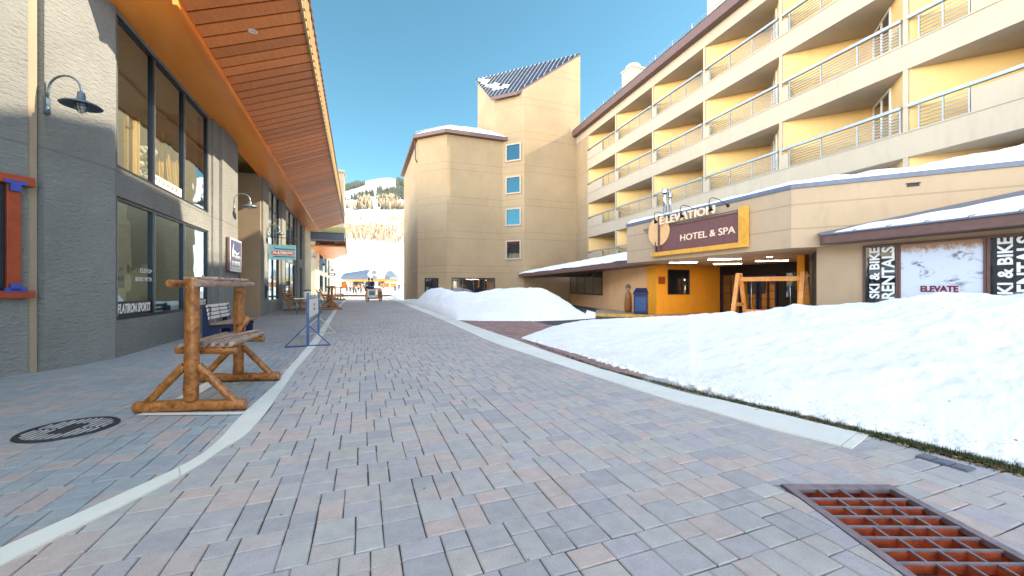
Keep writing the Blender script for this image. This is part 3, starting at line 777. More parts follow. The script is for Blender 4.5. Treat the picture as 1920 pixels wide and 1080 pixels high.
# one railing mesh shared by every bay
m = railing(0, BAY); me_off = Vector((17.3, 12.14, 0)); 
for i, v in enumerate(m.v): m.v[i] = v-me_off
r0 = m.build('balcony_railing', M['rail'], hotel, local=True); first = True
blk = MB(); blk.box((BAY-.36, -.12, .012), (BAY-.07, -.008, .62), HM); blk.v = [v-me_off for v in blk.v]
b0 = blk.build('parapet_block', M['stucco_plain'], hotel, local=True)
for k in range(-2, 4):
    for z in FL:
        loc = Vector((HF.t.x*k*BAY, HF.t.y*k*BAY, z))
        if k == 3 or k == -2:
            m = MB(); a0, a1 = k*BAY, (k+1)*BAY
            m.box((a0+.08, -.07, z+.79), (a1-.08, .06, z+.89), HM)
            s = (a0+.1, a0+1.9) if k == 3 else (a0+2.9, a1-.35)
            for i in range(6): m.tube([HM@Vector((s[0], -.03, z+.06+i*.118)), HM@Vector((s[1], -.03, z+.06+i*.118))], .014, 5)
            for i in range(3):
                x = lerp(s[0], s[1], i/2); m.box((x-.022, -.052, z+.013), (x+.022, -.008, z+.79), HM)
            m.build('balcony_railing', M['rail'], hotel)
            m = MB()
            if k == 3: m.box((a0+1.95, -.14, z+.013), (a1-.071, -.004, z+.70), HM)
            else: m.box((a0+.071, -.14, z+.013), (a0+2.85, -.004, z+.70), HM)
            m.build('parapet', M['stucco_plain'], hotel); continue
        if first: r0.location = loc; b0.location = loc; first = False
        else:
            for src in (r0, b0):
                c = src.copy(); COL.objects.link(c); c.parent = hotel; c.location = loc
# balcony doors on the inner diagonal wall
dw = Pl(HF.pt(BAY/2, 0, -BAY/2-.02)[:2], (HF.pt(0)-HF.pt(BAY/2, 0, -BAY/2))[:2])
def bal_door(k, z):
    pl = Pl(dw.p+HF.t*k*BAY, dw.t); 
    # frame faces the camera side of the wall
    n = Vector((-pl.t.y, pl.t.x)); sgn = 1 if n.x < 0 else -1
    Mx = wmat(pl); m = MB(); D = .05*sgn
    m.box((.12, 0.004*sgn, z+.02), (.19, D, z+2.05), Mx); m.box((1.83, 0.004*sgn, z+.02), (1.9, D, z+2.05), Mx); m.box((.19, 0.004*sgn, z+1.97), (1.83, D, z+2.05), Mx)
    m.box((.98, 0.004*sgn, z+.02), (1.05, D, z+1.97), Mx); m.box((.19, 0.004*sgn, z+.02), (.98, D, z+.09), Mx); m.box((1.05, 0.004*sgn, z+.02), (1.83, D, z+.09), Mx)
    o = m.build('balcony_door', M['white'], hotel)
    g = MB(); g.poly([Mx@Vector(v) for v in ((.19, .02*sgn, z+.09), (1.83, .02*sgn, z+.09), (1.83, .02*sgn, z+1.97), (.19, .02*sgn, z+1.97))]); g.build('pane', M['glass_dark'], o)
for k in range(-2, 4):
    for z in FL: bal_door(k, z)
# roof edge, roof, guard rails, chimneys
m = MB(); m.box((-34, .001, 15.36), (19.9, .42, 15.86), HM); m.box((-34, -1, 15.401), (19.9, .001, 15.8), HM); m.build('roof_trim', M['trim'], hotel)
m = MB(); m.poly([HM@Vector(v) for v in ((-34, .46, 15.9), (-34, -14, 17.4), (19.9, -14, 17.4), (19.9, .46, 15.9))][::-1]); m.poly([HM@Vector(v) for v in ((-34, -26, 15.5), (-34, -14, 17.4), (19.9, -14, 17.4), (19.9, -26, 15.5))]); m.build('roof', M['snow'], hotel)
m = MB()
for z in (16.2, 16.42): m.tube([HM@Vector((-30, .1, z)), HM@Vector((19, .1, z))], .022, 5)
for i in range(32): m.beam(HM@Vector((-30+i*1.6, .1, 15.9)), HM@Vector((-30+i*1.6, .1, 16.5)), .05, .03)
m.build('snow_guard', M['rail'], hotel)
def chimney(px, d, top, wd):
    c = P(px, 540, d); x, y = c.x, c.y; m = MB()
    m.box((x-wd/2, y-wd/2, 15.6), (x+wd/2, y+wd/2, top-.55))
    m.box((x-wd/2-.06, y-wd/2-.06, top-.55), (x+wd/2+.06, y+wd/2+.06, top-.42)); o = m.build('chimney', M['stucco_plain'], hotel)
    q = MB(); q.lathe([(wd*.52*cos(a*pi/16), top-.42+.5*sin(a*pi/16)) for a in range(9)], (x, y, 0), 20); q.build('chimney_cap', M['stone'], o)
chimney(1187, 32, 19.6, 1.25); chimney(1372, 24, 20.6, 1.9); chimney(1600, 24, 20.6, 1.9)
# roof-top plant rooms over the near wing (they throw the high shadow on the shops)
m = MB(); m.prism([(20, -22), (27, -22), (27, 4.9), (20, 4.9)], 15.6, 20.4); m.prism([(20.2, 4.91), (27, 4.91), (27, 8.2), (20.2, 8.2)], 15.6, 19.7)
m.prism([(20.4, 8.21), (27, 8.21), (27, 14), (20.4, 14)], 15.6, [17.9, 17.9, 17.6, 17.6]); m.build('roof_plant_room', M['stucco'], hotel)

# ---- tower
PC = Pl((13.21, 31.86), (-.7071, .7071)); PB = Pl((11.71, 33.35), (-1, 0)); PA = Pl((6.70, 33.35), (-.7071, .7071)); PD = Pl((18.4, 31.86), (-1, 0))
m = MB(); m.prism([(4.54, 35.5), (6.70, 33.35), (11.71, 33.35), (13.21, 31.86), (21, 31.86), (21, 48), (4.54, 48)], 0, 14.6); m.build('tower_wall', M['stucco'], hotel)
m = MB(); m.prism([(11.15, 33.92), (13.21, 31.86), (18.8, 31.86), (11.15, 39.5)], 14.601, [18.8, 18.8, 22.9, 22.9]); m.build('upper_tower_wall', M['stucco'], hotel)
def TZ(x, y): return 18.8+1.038*((x+y)-45.07)/1.4142
a_ = Vector((.7071, .7071)); e_ = Vector((-.7071, .7071))      # upslope, along the eave
def RP(u_, v_, dz=0):      # u along eave from right end, v upslope
    q = Vector((13.21, 31.86))+e_*u_+a_*v_; return Vector((q.x, q.y, TZ(q.x, q.y)+dz))
def vr(v_): return -(v_)   # the right verge follows the plane of the front wall
m = MB()
R0, R1, R2, R3 = (-.25+.28, -.3), (3.1, -.3), (3.1+4.1, 4.15), (-4.15+.28, 4.15)
R0 = (.3-.3+.3, -.3); R0 = (.55, -.3); R3 = (-3.9, 4.15)
bot = [RP(*r, .02) for r in (R0, R1, R2, R3)]; top_ = [RP(*r, .2) for r in (R0, R1, R2, R3)]
m.poly(top_[::-1]); m.poly(bot); 
for k in range(4): l = (k+1) % 4; m.poly([bot[l], bot[k], top_[k], top_[l]])
m.build('tower_roof', M['roof_metal'], hotel)
m = MB(); sn = MB()
U0 = -3.9; NS = 25; du = (7.2-U0)/NS
def vs(u_): return max(-.3, .25-u_ if u_ < .55 else u_-3.4)
for k in range(1, NS):
    u_ = U0+k*du; m.beam(RP(u_, vs(u_), .22), RP(u_, 4.14, .22), .05, .08)
for k in range(NS):
    ua, ub = U0+k*du+.06, U0+(k+1)*du-.06; f = k/NS
    v0 = max(vs(ua), vs(ub))+.25; L = 4.0-v0
    if f < .5 or L < .3 or f > .93: continue
    a0 = v0+L*max(0, .55-f*.7)+random.uniform(-.1, .2); a1 = min(4.0, a0+L*(f*.75-.2)+random.uniform(-.5, .4))
    if a1 > a0+.15: sn.poly([RP(ua, a0, .24), RP(ub, a0+.1, .24), RP(ub, a1, .24), RP(ua, a1-.1, .24)])
m.build('roof_seams', M['rail'], hotel); sn.build('roof_snow', M['snow_far'], hotel)
m = MB(); m.beam(RP(R0[0], -.34, .05), RP(R1[0], -.34, .05), .08, .3); m.beam(RP(R0[0], R0[1], .0), RP(R3[0], R3[1], .0), .06, .24); m.build('roof_fascia', M['trim'], hotel)
# lower tower roof with snow
ed = [(4.2, 48), (4.2, 35.3), (6.55, 33.0), (11.6, 33.0), (12.05, 33.0)]
m = MB()
for k in range(len(ed)-1): m.beam((*ed[k], 14.76), (*ed[k+1], 14.76), .1, .32)
m.prism(ed+[(11.1, 34), (11.1, 48)], 14.601, 14.9); m.build('tower_eave', M['trim'], hotel)
m = MB(); ap = Vector((10.0, 38, 16.1)); n_ = 14
rim = []
for k in range(len(ed)-1):
    for j in range(10): q = Vector((*ed[k], 0)).lerp(Vector((*ed[k+1], 0)), j/10); rim.append(q)
rim.append(Vector((*ed[-1], 0)))
i0 = len(m.v)
for q in rim:
    for j in range(7):
        t = j/6; v = q.lerp(ap, t); v.z = 14.905+.30*min(1, t*7)+(2.2*t)+.12*noise.noise(v*1.7)*(j > 0); m.v.append(v)
for a in range(len(rim)-1):
    for b in range(6): k = i0+a*7+b; m.f.append((k, k+7, k+8, k+1)); m.sm.append(True)
m.build('roof_snow', M['snow'], hotel)
m = MB()
for dz in (.22, .4):
    m.tube([Vector((q[0]*.965+.3, q[1]+.28, 14.95+dz)) for q in ((4.3, 44), (4.3, 35.4), (6.6, 33.1), (11.2, 33.1))], .02, 5)
for k in range(3):
    for j in range(6):
        q = Vector(((4.3, 4.3, 6.6, 11.2)[k], (44, 35.4, 33.1, 33.1)[k], 0)).lerp(Vector(((4.3, 4.3, 6.6, 11.2)[k+1], (44, 35.4, 33.1, 33.1)[k+1], 0)), j/6)
        m.beam((q.x*.965+.3, q.y+.28, 14.95), (q.x*.965+.3, q.y+.28, 15.4), .04, .03)
m.build('snow_guard', M['rail'], hotel)
m = MB(); m.tube([(4.35, 35.6, 14.6), (4.35, 35.6, 12.9), (4.5, 35.6, 12.6)], .06, 6); m.build('downpipe', M['trim'], hotel)
for r, gm in (((272, 300), 'glass_blue'), ((333, 361), 'glass_blue'), ((393, 421), 'glass_blue'), ((453, 484), 'glass_dark')):
    s0, s1 = PC.s_of(975), PC.s_of(951); z0, z1 = PC.at(963, r[1]).z, PC.at(963, r[0]).z
    window(hotel, PC, s0-.13, s1+.13, z0-.13, z1+.13, .001, 1, 'stucco_plain', gm, .13, .10)
s0, s1 = PB.s_of(928), PB.s_of(847); window(hotel, PB, s0, s1, PB.at(890, 556).z, PB.at(890, 521).z, .002, 4, 'frame', 'glass_dark', .08, .05)
s0, s1 = PA.s_of(822), PA.s_of(797); window(hotel, PA, s0, s1, PA.at(810, 556).z, PA.at(810, 521.5).z, .002, 3, 'frame', 'glass_dark', .08, .05)

# ---- low wing beside the tower
W1 = Pl((15.7, 22.9), (1.9, 8.7)); W2 = Pl((15.1, 18.25), (.6, 4.65))
m = MB(); m.prism([(15.1, 18.25), (15.7, 22.9), (17.58, 31.5), (19, 31.5), (19, 18.25)], 0, [2.72, 2.70, 2.48, 2.48, 2.72]); m.build('low_wing_wall', M['stucco_wing'], hotel)
window(hotel, W1, W1.s_of(1130), W1.s_of(1070), W1.at(1100, 552).z, W1.at(1130, 507).z, .002, 4, 'frame', 'glass_dark', .07, .06)
m = MB(); Mx = wmat(W1); s = W1.s_of(1004); m.box((s, .002, 0), (s+1.0, .04, 2.1), Mx); m.build('service_door', M['dark'], hotel)
E1 = P(972.5, 514.5, 34.2); E2 = P(1240, 481.5, 20.5); R2_ = P(1176, 473, 28.7); R1_ = P(980, 510.5, 35.2); R3_ = Vector((17.2, 18.4, 4.3))
E1b = P(972.5, 519.6, 34.2); E2b = P(1240, 492.8, 20.5)
m = MB(); m.poly([E1, E2, R3_, R2_, R1_]); m.poly([E1b, E2b, E2, E1]); m.poly([E1b, E1, R1_, Vector((17.3, 31.8, 2.4))])
m.poly([E2b, E1b, Vector((17.7, 31.4, 2.47)), Vector((15.9, 22.9, 2.7)), Vector((15.4, 18.0, 2.73))]); m.build('low_wing_roof', M['trim'], hotel)
m = MB(); n_ = 60; i0 = 0
for a in range(n_+1):
    t = a/n_; A = E1.lerp(E2, t); B = (R1_.lerp(R2_, t/.75) if t < .75 else R2_.lerp(R3_, (t-.75)/.25))
    for b in range(7):
        u_ = b/6; v = A.lerp(B, .02+.93*u_); v.z += .05+.05*noise.noise(v*2.3)+(.02 if b else -.02); m.v.append(v)
for a in range(n_):
    for b in range(6): k = a*7+b; m.f.append((k, k+7, k+8, k+1)); m.sm.append(True)
m.build('roof_snow', M['snow'], hotel)

# ---- canopy block
CV = [(12.8, 8.63), (12.8, 17.0), (17.2, 17.3), (17.4, 18.2), (20.5, 18.2), (20.5, -.49)]
m = MB(); m.prism(CV, 2.78, 4.66); m.build('entrance_canopy', M['stucco_canopy'], hotel)
def grow(poly, g):
    out = []; n = len(poly); ar = sum(poly[k][0]*poly[(k+1)%n][1]-poly[(k+1)%n][0]*poly[k][1] for k in range(n)); sg = 1 if ar > 0 else -1
    for k in range(n):
        a, b, c = Vector(poly[k-1]), Vector(poly[k]), Vector(poly[(k+1)%n])
        n1 = Vector(((b-a).y, -(b-a).x)).normalized()*sg; n2 = Vector(((c-b).y, -(c-b).x)).normalized()*sg
        out.append(tuple(b+(n1+n2)*(g/(1+n1.dot(n2)))))
    return out
m = MB(); m.prism(grow(CV, .04), 4.661, 4.80); m.build('canopy_coping', M['trim_blue'], hotel)
# snow on the canopy: rim follows the coping
pts = [Vector((20.4, -.4)), Vector((12.8, 8.63)), Vector((12.8, 16.95)), Vector((17.2, 17.25))]
rim = []
for k in range(3):
    L = (pts[k+1]-pts[k]).length; n_ = int(L/.12)
    for j in range(n_): rim.append((pts[k].lerp(pts[k+1], j/n_)))
m = MB(); NB = 12
for q in rim:
    c = Vector((18.2, max(4.0, min(14.5, q.y+1.5)))); d = (c-q).length
    th = interp([(8.63, .20), (12, .17), (17, .24)], q.y) if q.x < 13 or q.y > 8.6 else interp([(12.8, .20), (14.5, .26), (15.6, .42), (16.5, .5), (20, .5)], q.x)
    for b in range(NB+1):
        t = b/NB; r = (0, .01, .035, .08, .15, .25, .4, .55, .7, .85, .95, 1, 1.0)[b]
        v = q.lerp(c, r); rise = (0, .45, .72, .9, 1, 1.02, 1.04, 1.05, 1.05, 1.05, 1.05, 1.05, 1.05)[b]
        nz = noise.fractal(Vector((v.x*1.3, v.y*1.3, 2)), 1.0, 2.0, 4)
        m.v.append(Vector((v.x, v.y, 4.802+th*rise*(1+.35*nz))))
for a in range(len(rim)-1):
    for b in range(NB): k = a*(NB+1)+b; m.f.append((k, k+1, k+NB+2, k+NB+1)); m.sm.append(True)
m.build('canopy_snow', M['snow'], hotel)
W2p = Pl((12.8, 8.63), (-.645, .764)); Mx = wmat(W2p); s = W2p.s_of(1712); z = W2p.at(1712, 347).z
m = MB(); m.box((s-.13, .002, z-.04), (s+.13, .012, z+.04), Mx); m.box((s-.15, .002, z+.041), (s+.15, .05, z+.06), Mx); m.build('wall_vent', M['black'], hotel)
# canopy lights
for px, y in ((1281, 491), (1358, 484.5), (1364, 493.5), (1447, 487.5)):
    d = 1.235*F/(540-y); q = P(px, 540, d); M4 = Matrix.Translation((q.x, q.y, 2.70))@Matrix.Rotation(radians(-38), 4, 'Z')
    m = MB(); m.box((-.62, -.16, 0), (.62, .16, .075), M4); f = m.build('soffit_light', M['white'], hotel)
    m = MB(); m.box((-.6, -.13, -.012), (.6, .13, -.001), M4); m.build('diffuser', M['lamp'], f)
for px, y in ((1443, 482),):
    q = P(px, 540, 1.27*F/(540-y)); m = MB(); m.lathe([(.09, 2.765), (.09, 2.779), (.06, 2.77), (0, 2.77)], (q.x, q.y, 0), 16); m.build('downlight', M['lamp'], hotel)
# entrance walls
m = MB(); m.box((15.08, 17.44, 0), (15.78, 18.24, 2.779)); m.build('entrance_pier', M['stucco_door_bounce'], hotel)
m = MB(); m.prism([(15.79, 17.6), (19.9, 17.6), (19.9, 17.9), (15.79, 17.9)], 0, 2.779); m.build('entrance_wall', M['stucco_door_bounce'], hotel)
EW = Pl((19.9, 17.6), (-1, 0)); DWl = Pl((19.9, 12.9), (0, 1))
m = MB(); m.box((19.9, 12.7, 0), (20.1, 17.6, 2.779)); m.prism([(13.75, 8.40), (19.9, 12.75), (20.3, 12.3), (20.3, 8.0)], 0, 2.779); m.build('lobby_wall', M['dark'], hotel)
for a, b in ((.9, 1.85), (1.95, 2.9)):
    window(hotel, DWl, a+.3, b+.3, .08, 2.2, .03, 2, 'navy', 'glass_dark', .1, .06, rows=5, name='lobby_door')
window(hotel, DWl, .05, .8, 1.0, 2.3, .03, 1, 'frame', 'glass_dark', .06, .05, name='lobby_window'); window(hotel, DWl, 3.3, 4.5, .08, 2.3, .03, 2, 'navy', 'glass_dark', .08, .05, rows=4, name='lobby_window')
q = P(1506, 540, 15.3); m = MB(); m.box((q.x-.14, q.y-.14, 0), (q.x+.14, q.y+.14, 2.779)); m.build('entrance_post', M['stucco_door_bounce'], hotel)
# rental shop under the hotel
m = MB(); m.prism([(13.6, 8.37), (13.6, -4), (20, -4), (20, 8.37)], 0, 2.829); m.build('rental_shop_wall', M['stucco_canopy'], hotel)
def SR(x): return 3.08+.30*(x-12.9)
pl_ = [(12.9, 7.74), (13.25, 8.06), (16.0, 4.80), (17.9, 2.55), (17.9, -4), (12.9, -4)]
m = MB(); m.prism(pl_, 2.83, [SR(q[0]) for q in pl_]); m.build('rental_shop_roof', M['trim'], hotel)
m = MB(); m.prism([(12.86, 7.80), (13.22, 8.10), (16.0, 4.82), (17.88, 2.58), (17.88, -4.02), (12.86, -4.02)], [SR(x)+.004 for x in (12.86, 13.22, 16, 17.88, 17.88, 12.86)], [SR(x)+.03 for x in (12.86, 13.22, 16, 17.88, 17.88, 12.86)]); m.build('roof_flashing', M['trim_blue'], hotel)
m = MB(); n_ = 46
for a in range(n_+1):
    y = lerp(7.55, -3.9, a/n_); wb = min(4.6, (8.0-y)*.62+.05)*interp([(-4, .95), (4.5, .93), (5.6, .8), (6.4, .75), (7.6, .7)], y)
    for b in range(9):
        t = b/8; x = 12.98+wb*t*.97; e = min(1, b*1.5, (8-b)*.8, a*.5)
        m.v.append(Vector((x, y+(.05*noise.noise(Vector((a, b, 1)))), SR(x)+.028+e*(.07+.03*noise.noise(Vector((x*2, y*2, 0)))))))
for a in range(n_):
    for b in range(8): k = a*9+b; m.f.append((k, k+1, k+10, k+9)); m.sm.append(True)
m.build('roof_snow', M['snow'], hotel)
m = MB()
for k in range(12):
    y = 7.0-k*.75; m.tube([(12.9, y, 3.1), (12.96, y-.02, 3.16), (13.06, y-.1, 3.17)], .009, 4)
m.build('heat_cable', M['black'], hotel)
SW = Pl((13.6, -4), (0, 1))
for a, b, lab in ((7.10, 6.30, 1), (6.29, 4.68, 0), (4.67, 3.85, 1), (3.84, 2.2, 0), (2.19, 1.4, 1)):
    m = MB(); Mx = wmat(SW); s0, s1 = b+4, a+4; dp = .05
    m.box((s0, .002, .75), (s1, dp, .82), Mx); m.box((s0, .002, 2.66), (s1, dp, 2.72), Mx); m.box((s0, .002, .82), (s0+.045, dp, 2.66), Mx); m.box((s1-.045, .002, .82), (s1, dp, 2.66), Mx)
    o = m.build('shop_window', M['redwood' if 0 else 'trim'], hotel)
    g = MB(); g.poly([Mx@Vector(v) for v in ((s1-.045, .02, .82), (s0+.045, .02, .82), (s0+.045, .02, 2.66), (s1-.045, .02, 2.66))]); g.build('pane', M['glass_dark' if lab else 'poster'], o)
    if lab:
        y0 = a-.1
        text('lettering', 'SKI & BIKE', .4, frame((13.555, a-.40, 1.20), (0, 0, 1), (0, 1, 0)), M['white'], o, .003, .012, fit=(1.44, .24))
        text('lettering', 'RENTALS', .4, frame((13.555, a-.735, 1.20), (0, 0, 1), (0, 1, 0)), M['white'], o, .003, .012, fit=(1.44, .29))
    elif a > 6:
        text('lettering', 'ELEVATE', .3, frame((13.57, 5.84, 1.40), (0, -1, 0)), M['maroon'], o, .003, .012, fit=(.70, .16))
# framed poster window and plaque
window(hotel, EW, EW.s_of(1292), EW.s_of(1252), EW.at(1270, 552).z, EW.at(1270, 505.5).z, .003, 1, 'frame', 'glass_dark', .05, .05, name='display_window')
m = MB(); Mx = wmat(Pl((15.78, 17.44), (-1, 0))); m.box((.12, .002, 1.72), (.58, .02, 2.12), Mx); pq = m.build('plaque', M['redwood'], hotel)
m = MB()
for k in range(4): m.box((.18, .021, 2.02-k*.07), (.52-.05*(k % 2), .024, 2.035-k*.07), Mx)
m.build('plaque_lettering', M['rust'], pq)

# entry terrace with yellow kerb
kp = [G(1112, 592.5), G(1150, 593.5), G(1190, 594), G(1240, 597), G(1300, 602), G(1380, 612)]
kb = [v+Vector((.75, .75, 0)).normalized()*.16 for v in kp]
m = MB()
for k in range(len(kp)-1):
    m.prism([(kp[k].x, kp[k].y), (kp[k+1].x, kp[k+1].y), (kb[k+1].x, kb[k+1].y), (kb[k].x, kb[k].y)], -.02, .13)
m.build('yellow_kerb', M['yellowkerb'], kind='structure')
m = MB(); m.prism([(v.x, v.y) for v in kb]+[(19.9, 9.5), (19.9, 18.2), (15.2, 18.2), (15.7, 22.8), (15.0, 23.2)], -.02, .05); m.build('entrance_terrace', M['terrace'], kind='structure')

# ---- pipes on the canopy roof
for px, y0, y1, r in ((1247, 398, 356, .085), (1256.5, 396, 364, .065)):
    q = P(px, 540, 17.2); z1 = P(px, y1, 17.2).z
    m = MB(); m.tube([(q.x, q.y, 4.8), (q.x, q.y, z1)], r, 12); m.lathe([(r*1.5, z1-.14), (r*1.5, z1+.04), (r*.6, z1+.08), (0, z1+.08)], (q.x, q.y, 0), 12); m.build('vent_pipe', M['steel'], hotel)

# ============================================================ HOTEL SIGN
sg = thing('hotel_sign', 'purple and timber hotel and spa sign with an orange disc above the entrance', 'sign', (12.7, 12.5, 2.96))
SX = 12.8
def sbox(m, y0, y1, z0, z1, t0, t1): m.box((SX-t1, y0, z0), (SX-t0, y1, z1)); return m
sbox(MB(), 10.38, 14.72, 3.14, 4.22, .04, .10).build('sign_panel', M['sign_purple'], sg)
m = MB(); sbox(m, 10.08, 15.0, 2.96, 3.139, .03, .19); sbox(m, 10.08, 10.379, 3.14, 4.40, .03, .19); m.build('timber_frame', M['sign_gold'], sg)
m = MB(); sbox(m, 14.40, 14.50, 2.90+.24, 4.78, .12, .2); sbox(m, 14.66, 14.74, 3.14, 3.62, .12, .16)
for z in (4.23, 4.30): sbox(m, 10.38, 15.55, z, z+.028, .10, .15)
m.build('sign_bars', M['trim'], sg)
m = MB(); Mx = Matrix.Translation((SX-.11, 14.52, 4.10))@Matrix.Rotation(-pi/2, 4, 'Y'); m.lathe([(0, .045), (.66, .045), (.68, .03), (.68, 0), (0, 0)], n=44, M=Mx)
for i in range(len(m.sm)): m.sm[i] = False
m.build('sign_disc', M['sign_disc'], sg)
text('lettering', 'HOTEL & SPA', .4, frame((SX-.10, 13.22, 3.50), (0, -1, 0)), M['letters'], sg, .02, .004, fit=(2.66, .27))
o = text('lettering', 'E LEV', .4, frame((SX-.20, 14.36, 4.36), (0, -1, 0)), M['letters'], sg, .03, .01, fit=(1.24, .34))
o = text('lettering', '\u039bTION', .4, frame((SX-.20, 13.10, 4.36), (0, -1, 0)), M['letters'], sg, .03, .01, fit=(1.72, .34))
for k, (y, lab) in enumerate(((13.85, 'left'), (12.35, 'middle'), (10.95, 'right'))):
    z = 4.68
    t = thing('sign_lamp', 'small black gooseneck spotlight over the hotel sign, %s one of three' % lab, 'lamp', (SX, y, z), group='spotlights over the hotel sign')
    m = MB(); m.lathe([(0, 0), (.06, 0), (.06, .03), (0, .03)], n=12, M=Matrix.Translation((SX, y, z-.1))@Matrix.Rotation(-pi/2, 4, 'Y')); m.build('wall_plate', M['black'], t)
    m = MB(); m.tube([(SX-.03, y, z-.1), (SX-.2, y, z+.0), (SX-.5, y, z+.1), (SX-.78, y, z+.14), (SX-.92, y, z+.08), (SX-.95, y, z-.08), (SX-.93, y, z-.2)], .014, 6); m.build('arm', M['black'], t)
    Mx = Matrix.Translation((SX-.93, y, z-.2))@Matrix.Rotation(radians(-28), 4, 'Y'); m = MB(); m.lathe([(0, .04), (.03, .03), (.04, -.04), (.085, -.17), (.07, -.165), (0, -.1)], n=12, M=Mx); m.build('lamp_head', M['black'], t)
# ============================================================ SHOP BUILDING (left)
LP = Pl((-4.94, 10.86), (-.0145, 1.0))            # main shop front; left of t is away from the street, so outward = negative offset
FP = Pl((-5.36, 9.60), (.42, 1.26)); F0 = Pl((-5.47, 9.50), (.555, .83))
shop = thing('shop_building', 'tan stucco two-storey ski shop row with deep orange wooden eave', 'shop building', (-4.94, 10.86, 0))
def wallgrid(m, pl, s0, s1, z0, z1, holes, out=0.0, rev=.14):
    """front skin of a wall with real openings and their reveals; out = how far proud towards the street"""
    Mx = wmat(pl); o = -out
    ss = sorted({s0, s1}|{h[0] for h in holes}|{h[1] for h in holes}); zs = sorted({z0, z1}|{h[2] for h in holes}|{h[3] for h in holes})
    V = lambda s, q, z: Mx@Vector((s, q, z))
    for a, b in zip(ss, ss[1:]):
        for c, d in zip(zs, zs[1:]):
            if any(h[0] <= a and b <= h[1] and h[2] <= c and d <= h[3] for h in holes): continue
            m.poly([V(a, o, c), V(b, o, c), V(b, o, d), V(a, o, d)])
    for (a, b, c, d) in holes:
        r = o+rev
        m.poly([V(a, o, c), V(a, r, c), V(b, r, c), V(b, o, c)]); m.poly([V(a, o, d), V(b, o, d), V(b, r, d), V(a, r, d)])
        m.poly([V(a, o, c), V(a, o, d), V(a, r, d), V(a, r, c)]); m.poly([V(b, o, c), V(b, r, c), V(b, r, d), V(b, o, d)])
    return m
def shopwin(pl, s0, s1, z0, z1, mull, out, gm, panel=False):
    Mx = wmat(pl); q0, q1 = -out+.03, -out+.12; m = MB(); fw = .075
    m.box((s0, q0, z0), (s1, q1, z0+fw), Mx); m.box((s0, q0, z1-fw), (s1, q1, z1), Mx); m.box((s0, q0, z0+fw), (s0+fw, q1, z1-fw), Mx); m.box((s1-fw, q0, z0+fw), (s1, q1, z1-fw), Mx)
    for x in mull: m.box((x-.05, q0-.01, z0+fw), (x+.05, q1, z1-fw), Mx)
    o = m.build('window', M['frame'], shop)
    m = MB(); g = q0-.012
    m.box((s0-.02, g, z0-.05), (s1+.02, q0, z0-.001), Mx)
    for x in [s0+.01]+[x for x in mull]: m.box((x+.055, g-.004, z0+fw), (x+.075, q0, z1-fw), Mx)
    m.build('sill', M['frame_grey'], o)
    g = MB(); q = (q0+q1)/2; g.poly([Mx@Vector(v) for v in ((s0+fw, q, z0+fw), (s1-fw, q, z0+fw), (s1-fw, q, z1-fw), (s0+fw, q, z1-fw))]); g.build('pane', M[gm], o)
    return o
s_ = LP.s_of
A0, A1, A2, A3 = s_(217)+.03, s_(290), s_(346.5), s_(391)
B0, B1 = s_(501.5), s_(523.5); C0, C1 = s_(534.5), s_(553); D0, D1 = s_(561.5), s_(566)
ZL0, ZL1, ZU0, ZU1 = .80, 3.49, 4.10, 7.42
wins = [(A0, A3), (B0, B1), (C0, C1), (D0, D1)]
sa, sb = s_(396), s_(437.5)             # column then pilaster beside the alcove
SA0 = 0.0; SE = s_(569); 
m = MB()
wallgrid(m, LP, SA0, sa, 0, 7.6, [(A0, A3, ZL0, ZL1), (A0, A3, ZU0, ZU1)])
m.build('wall', M['shopwall'], shop)
m = MB(); Mx = wmat(LP)
m.box((sa+.001, -.06, 0), (s_(407), .4, 7.6), Mx); m.box((s_(407)+.001, -.16, 0), (sb, .4, 7.6), Mx); m.build('column', M['shopwall'], shop)
al1 = s_(488)
m = MB(); m.box((sb, 2.9, 0), (al1, 3.2, 7.6), Mx); m.box((al1, -.001, 0), (al1+.2, 3.2, 7.6), Mx); m.box((sb-.2, .4, 0), (sb, 3.2, 7.6), Mx); m.build('alcove_wall', M['alcove'], shop)
m = MB(); m.box((al1-.02, .9, 0.02), (al1-.001, 2.1, 2.4), Mx); m.build('alcove_door', M['trim_blue'], shop)
m = MB(); m.box((al1+.201, -.10, 0), (s_(500), .3, 7.6), Mx)
wallgrid(m, LP, s_(500)+.001, SE, 0, 7.6, [(B0, B1, ZL0-.1, ZL1), (B0, B1, ZU0, ZU1), (C0, C1, .5, ZL1), (C0, C1, ZU0, ZU1), (D0, D1, .5, ZL1), (D0, D1, ZU0, ZU1)])
m.box((s_(525.5), -.12, 0), (s_(532.5), -.001, 7.6), Mx); m.box((s_(555), -.12, 0), (s_(560), -.001, 7.6), Mx)
m.build('wall', M['shopwall'], shop)
m = MB(); m.box((SE+.001, -.12, 0), (s_(581), 1.2, 7.7), Mx); m.build('stone_column', M['stone'], shop)
m = MB(); Mf = wmat(FP); m.box((0, -.02, 0), (FP.s_of(214.5) , .6, 8.2), Mf); m.build('pilaster', M['shopwall'], shop)
M0 = wmat(F0); m = MB(); m.box((-9, 0, 0), (-.03, .5, 8.2), M0); m.build('wall', M['shopwall'], shop)
m = MB(); m.box((-.029, .03, 0), (.10, .3, 8.2), M0); m.build('expansion_joint', M['alcove'], shop)
m = MB(); m.box((sa-20, 8.5, 0), (SE+3, 8.8, 8.4), Mx); m.box((-.3, .5, 8.2), (SE+3, 8.8, 8.4), Mx); m.box((SE+2.6, 1.2, 0), (SE+3, 8.5, 8.2), Mx); m.box((-.5, .65, 0), (-.3, 8.5, 8.2), Mx); m.box((-20, .8, 0), (-.5, 1.2, 8.2), Mx)
m.build('rear_wall', M['olive'], shop)
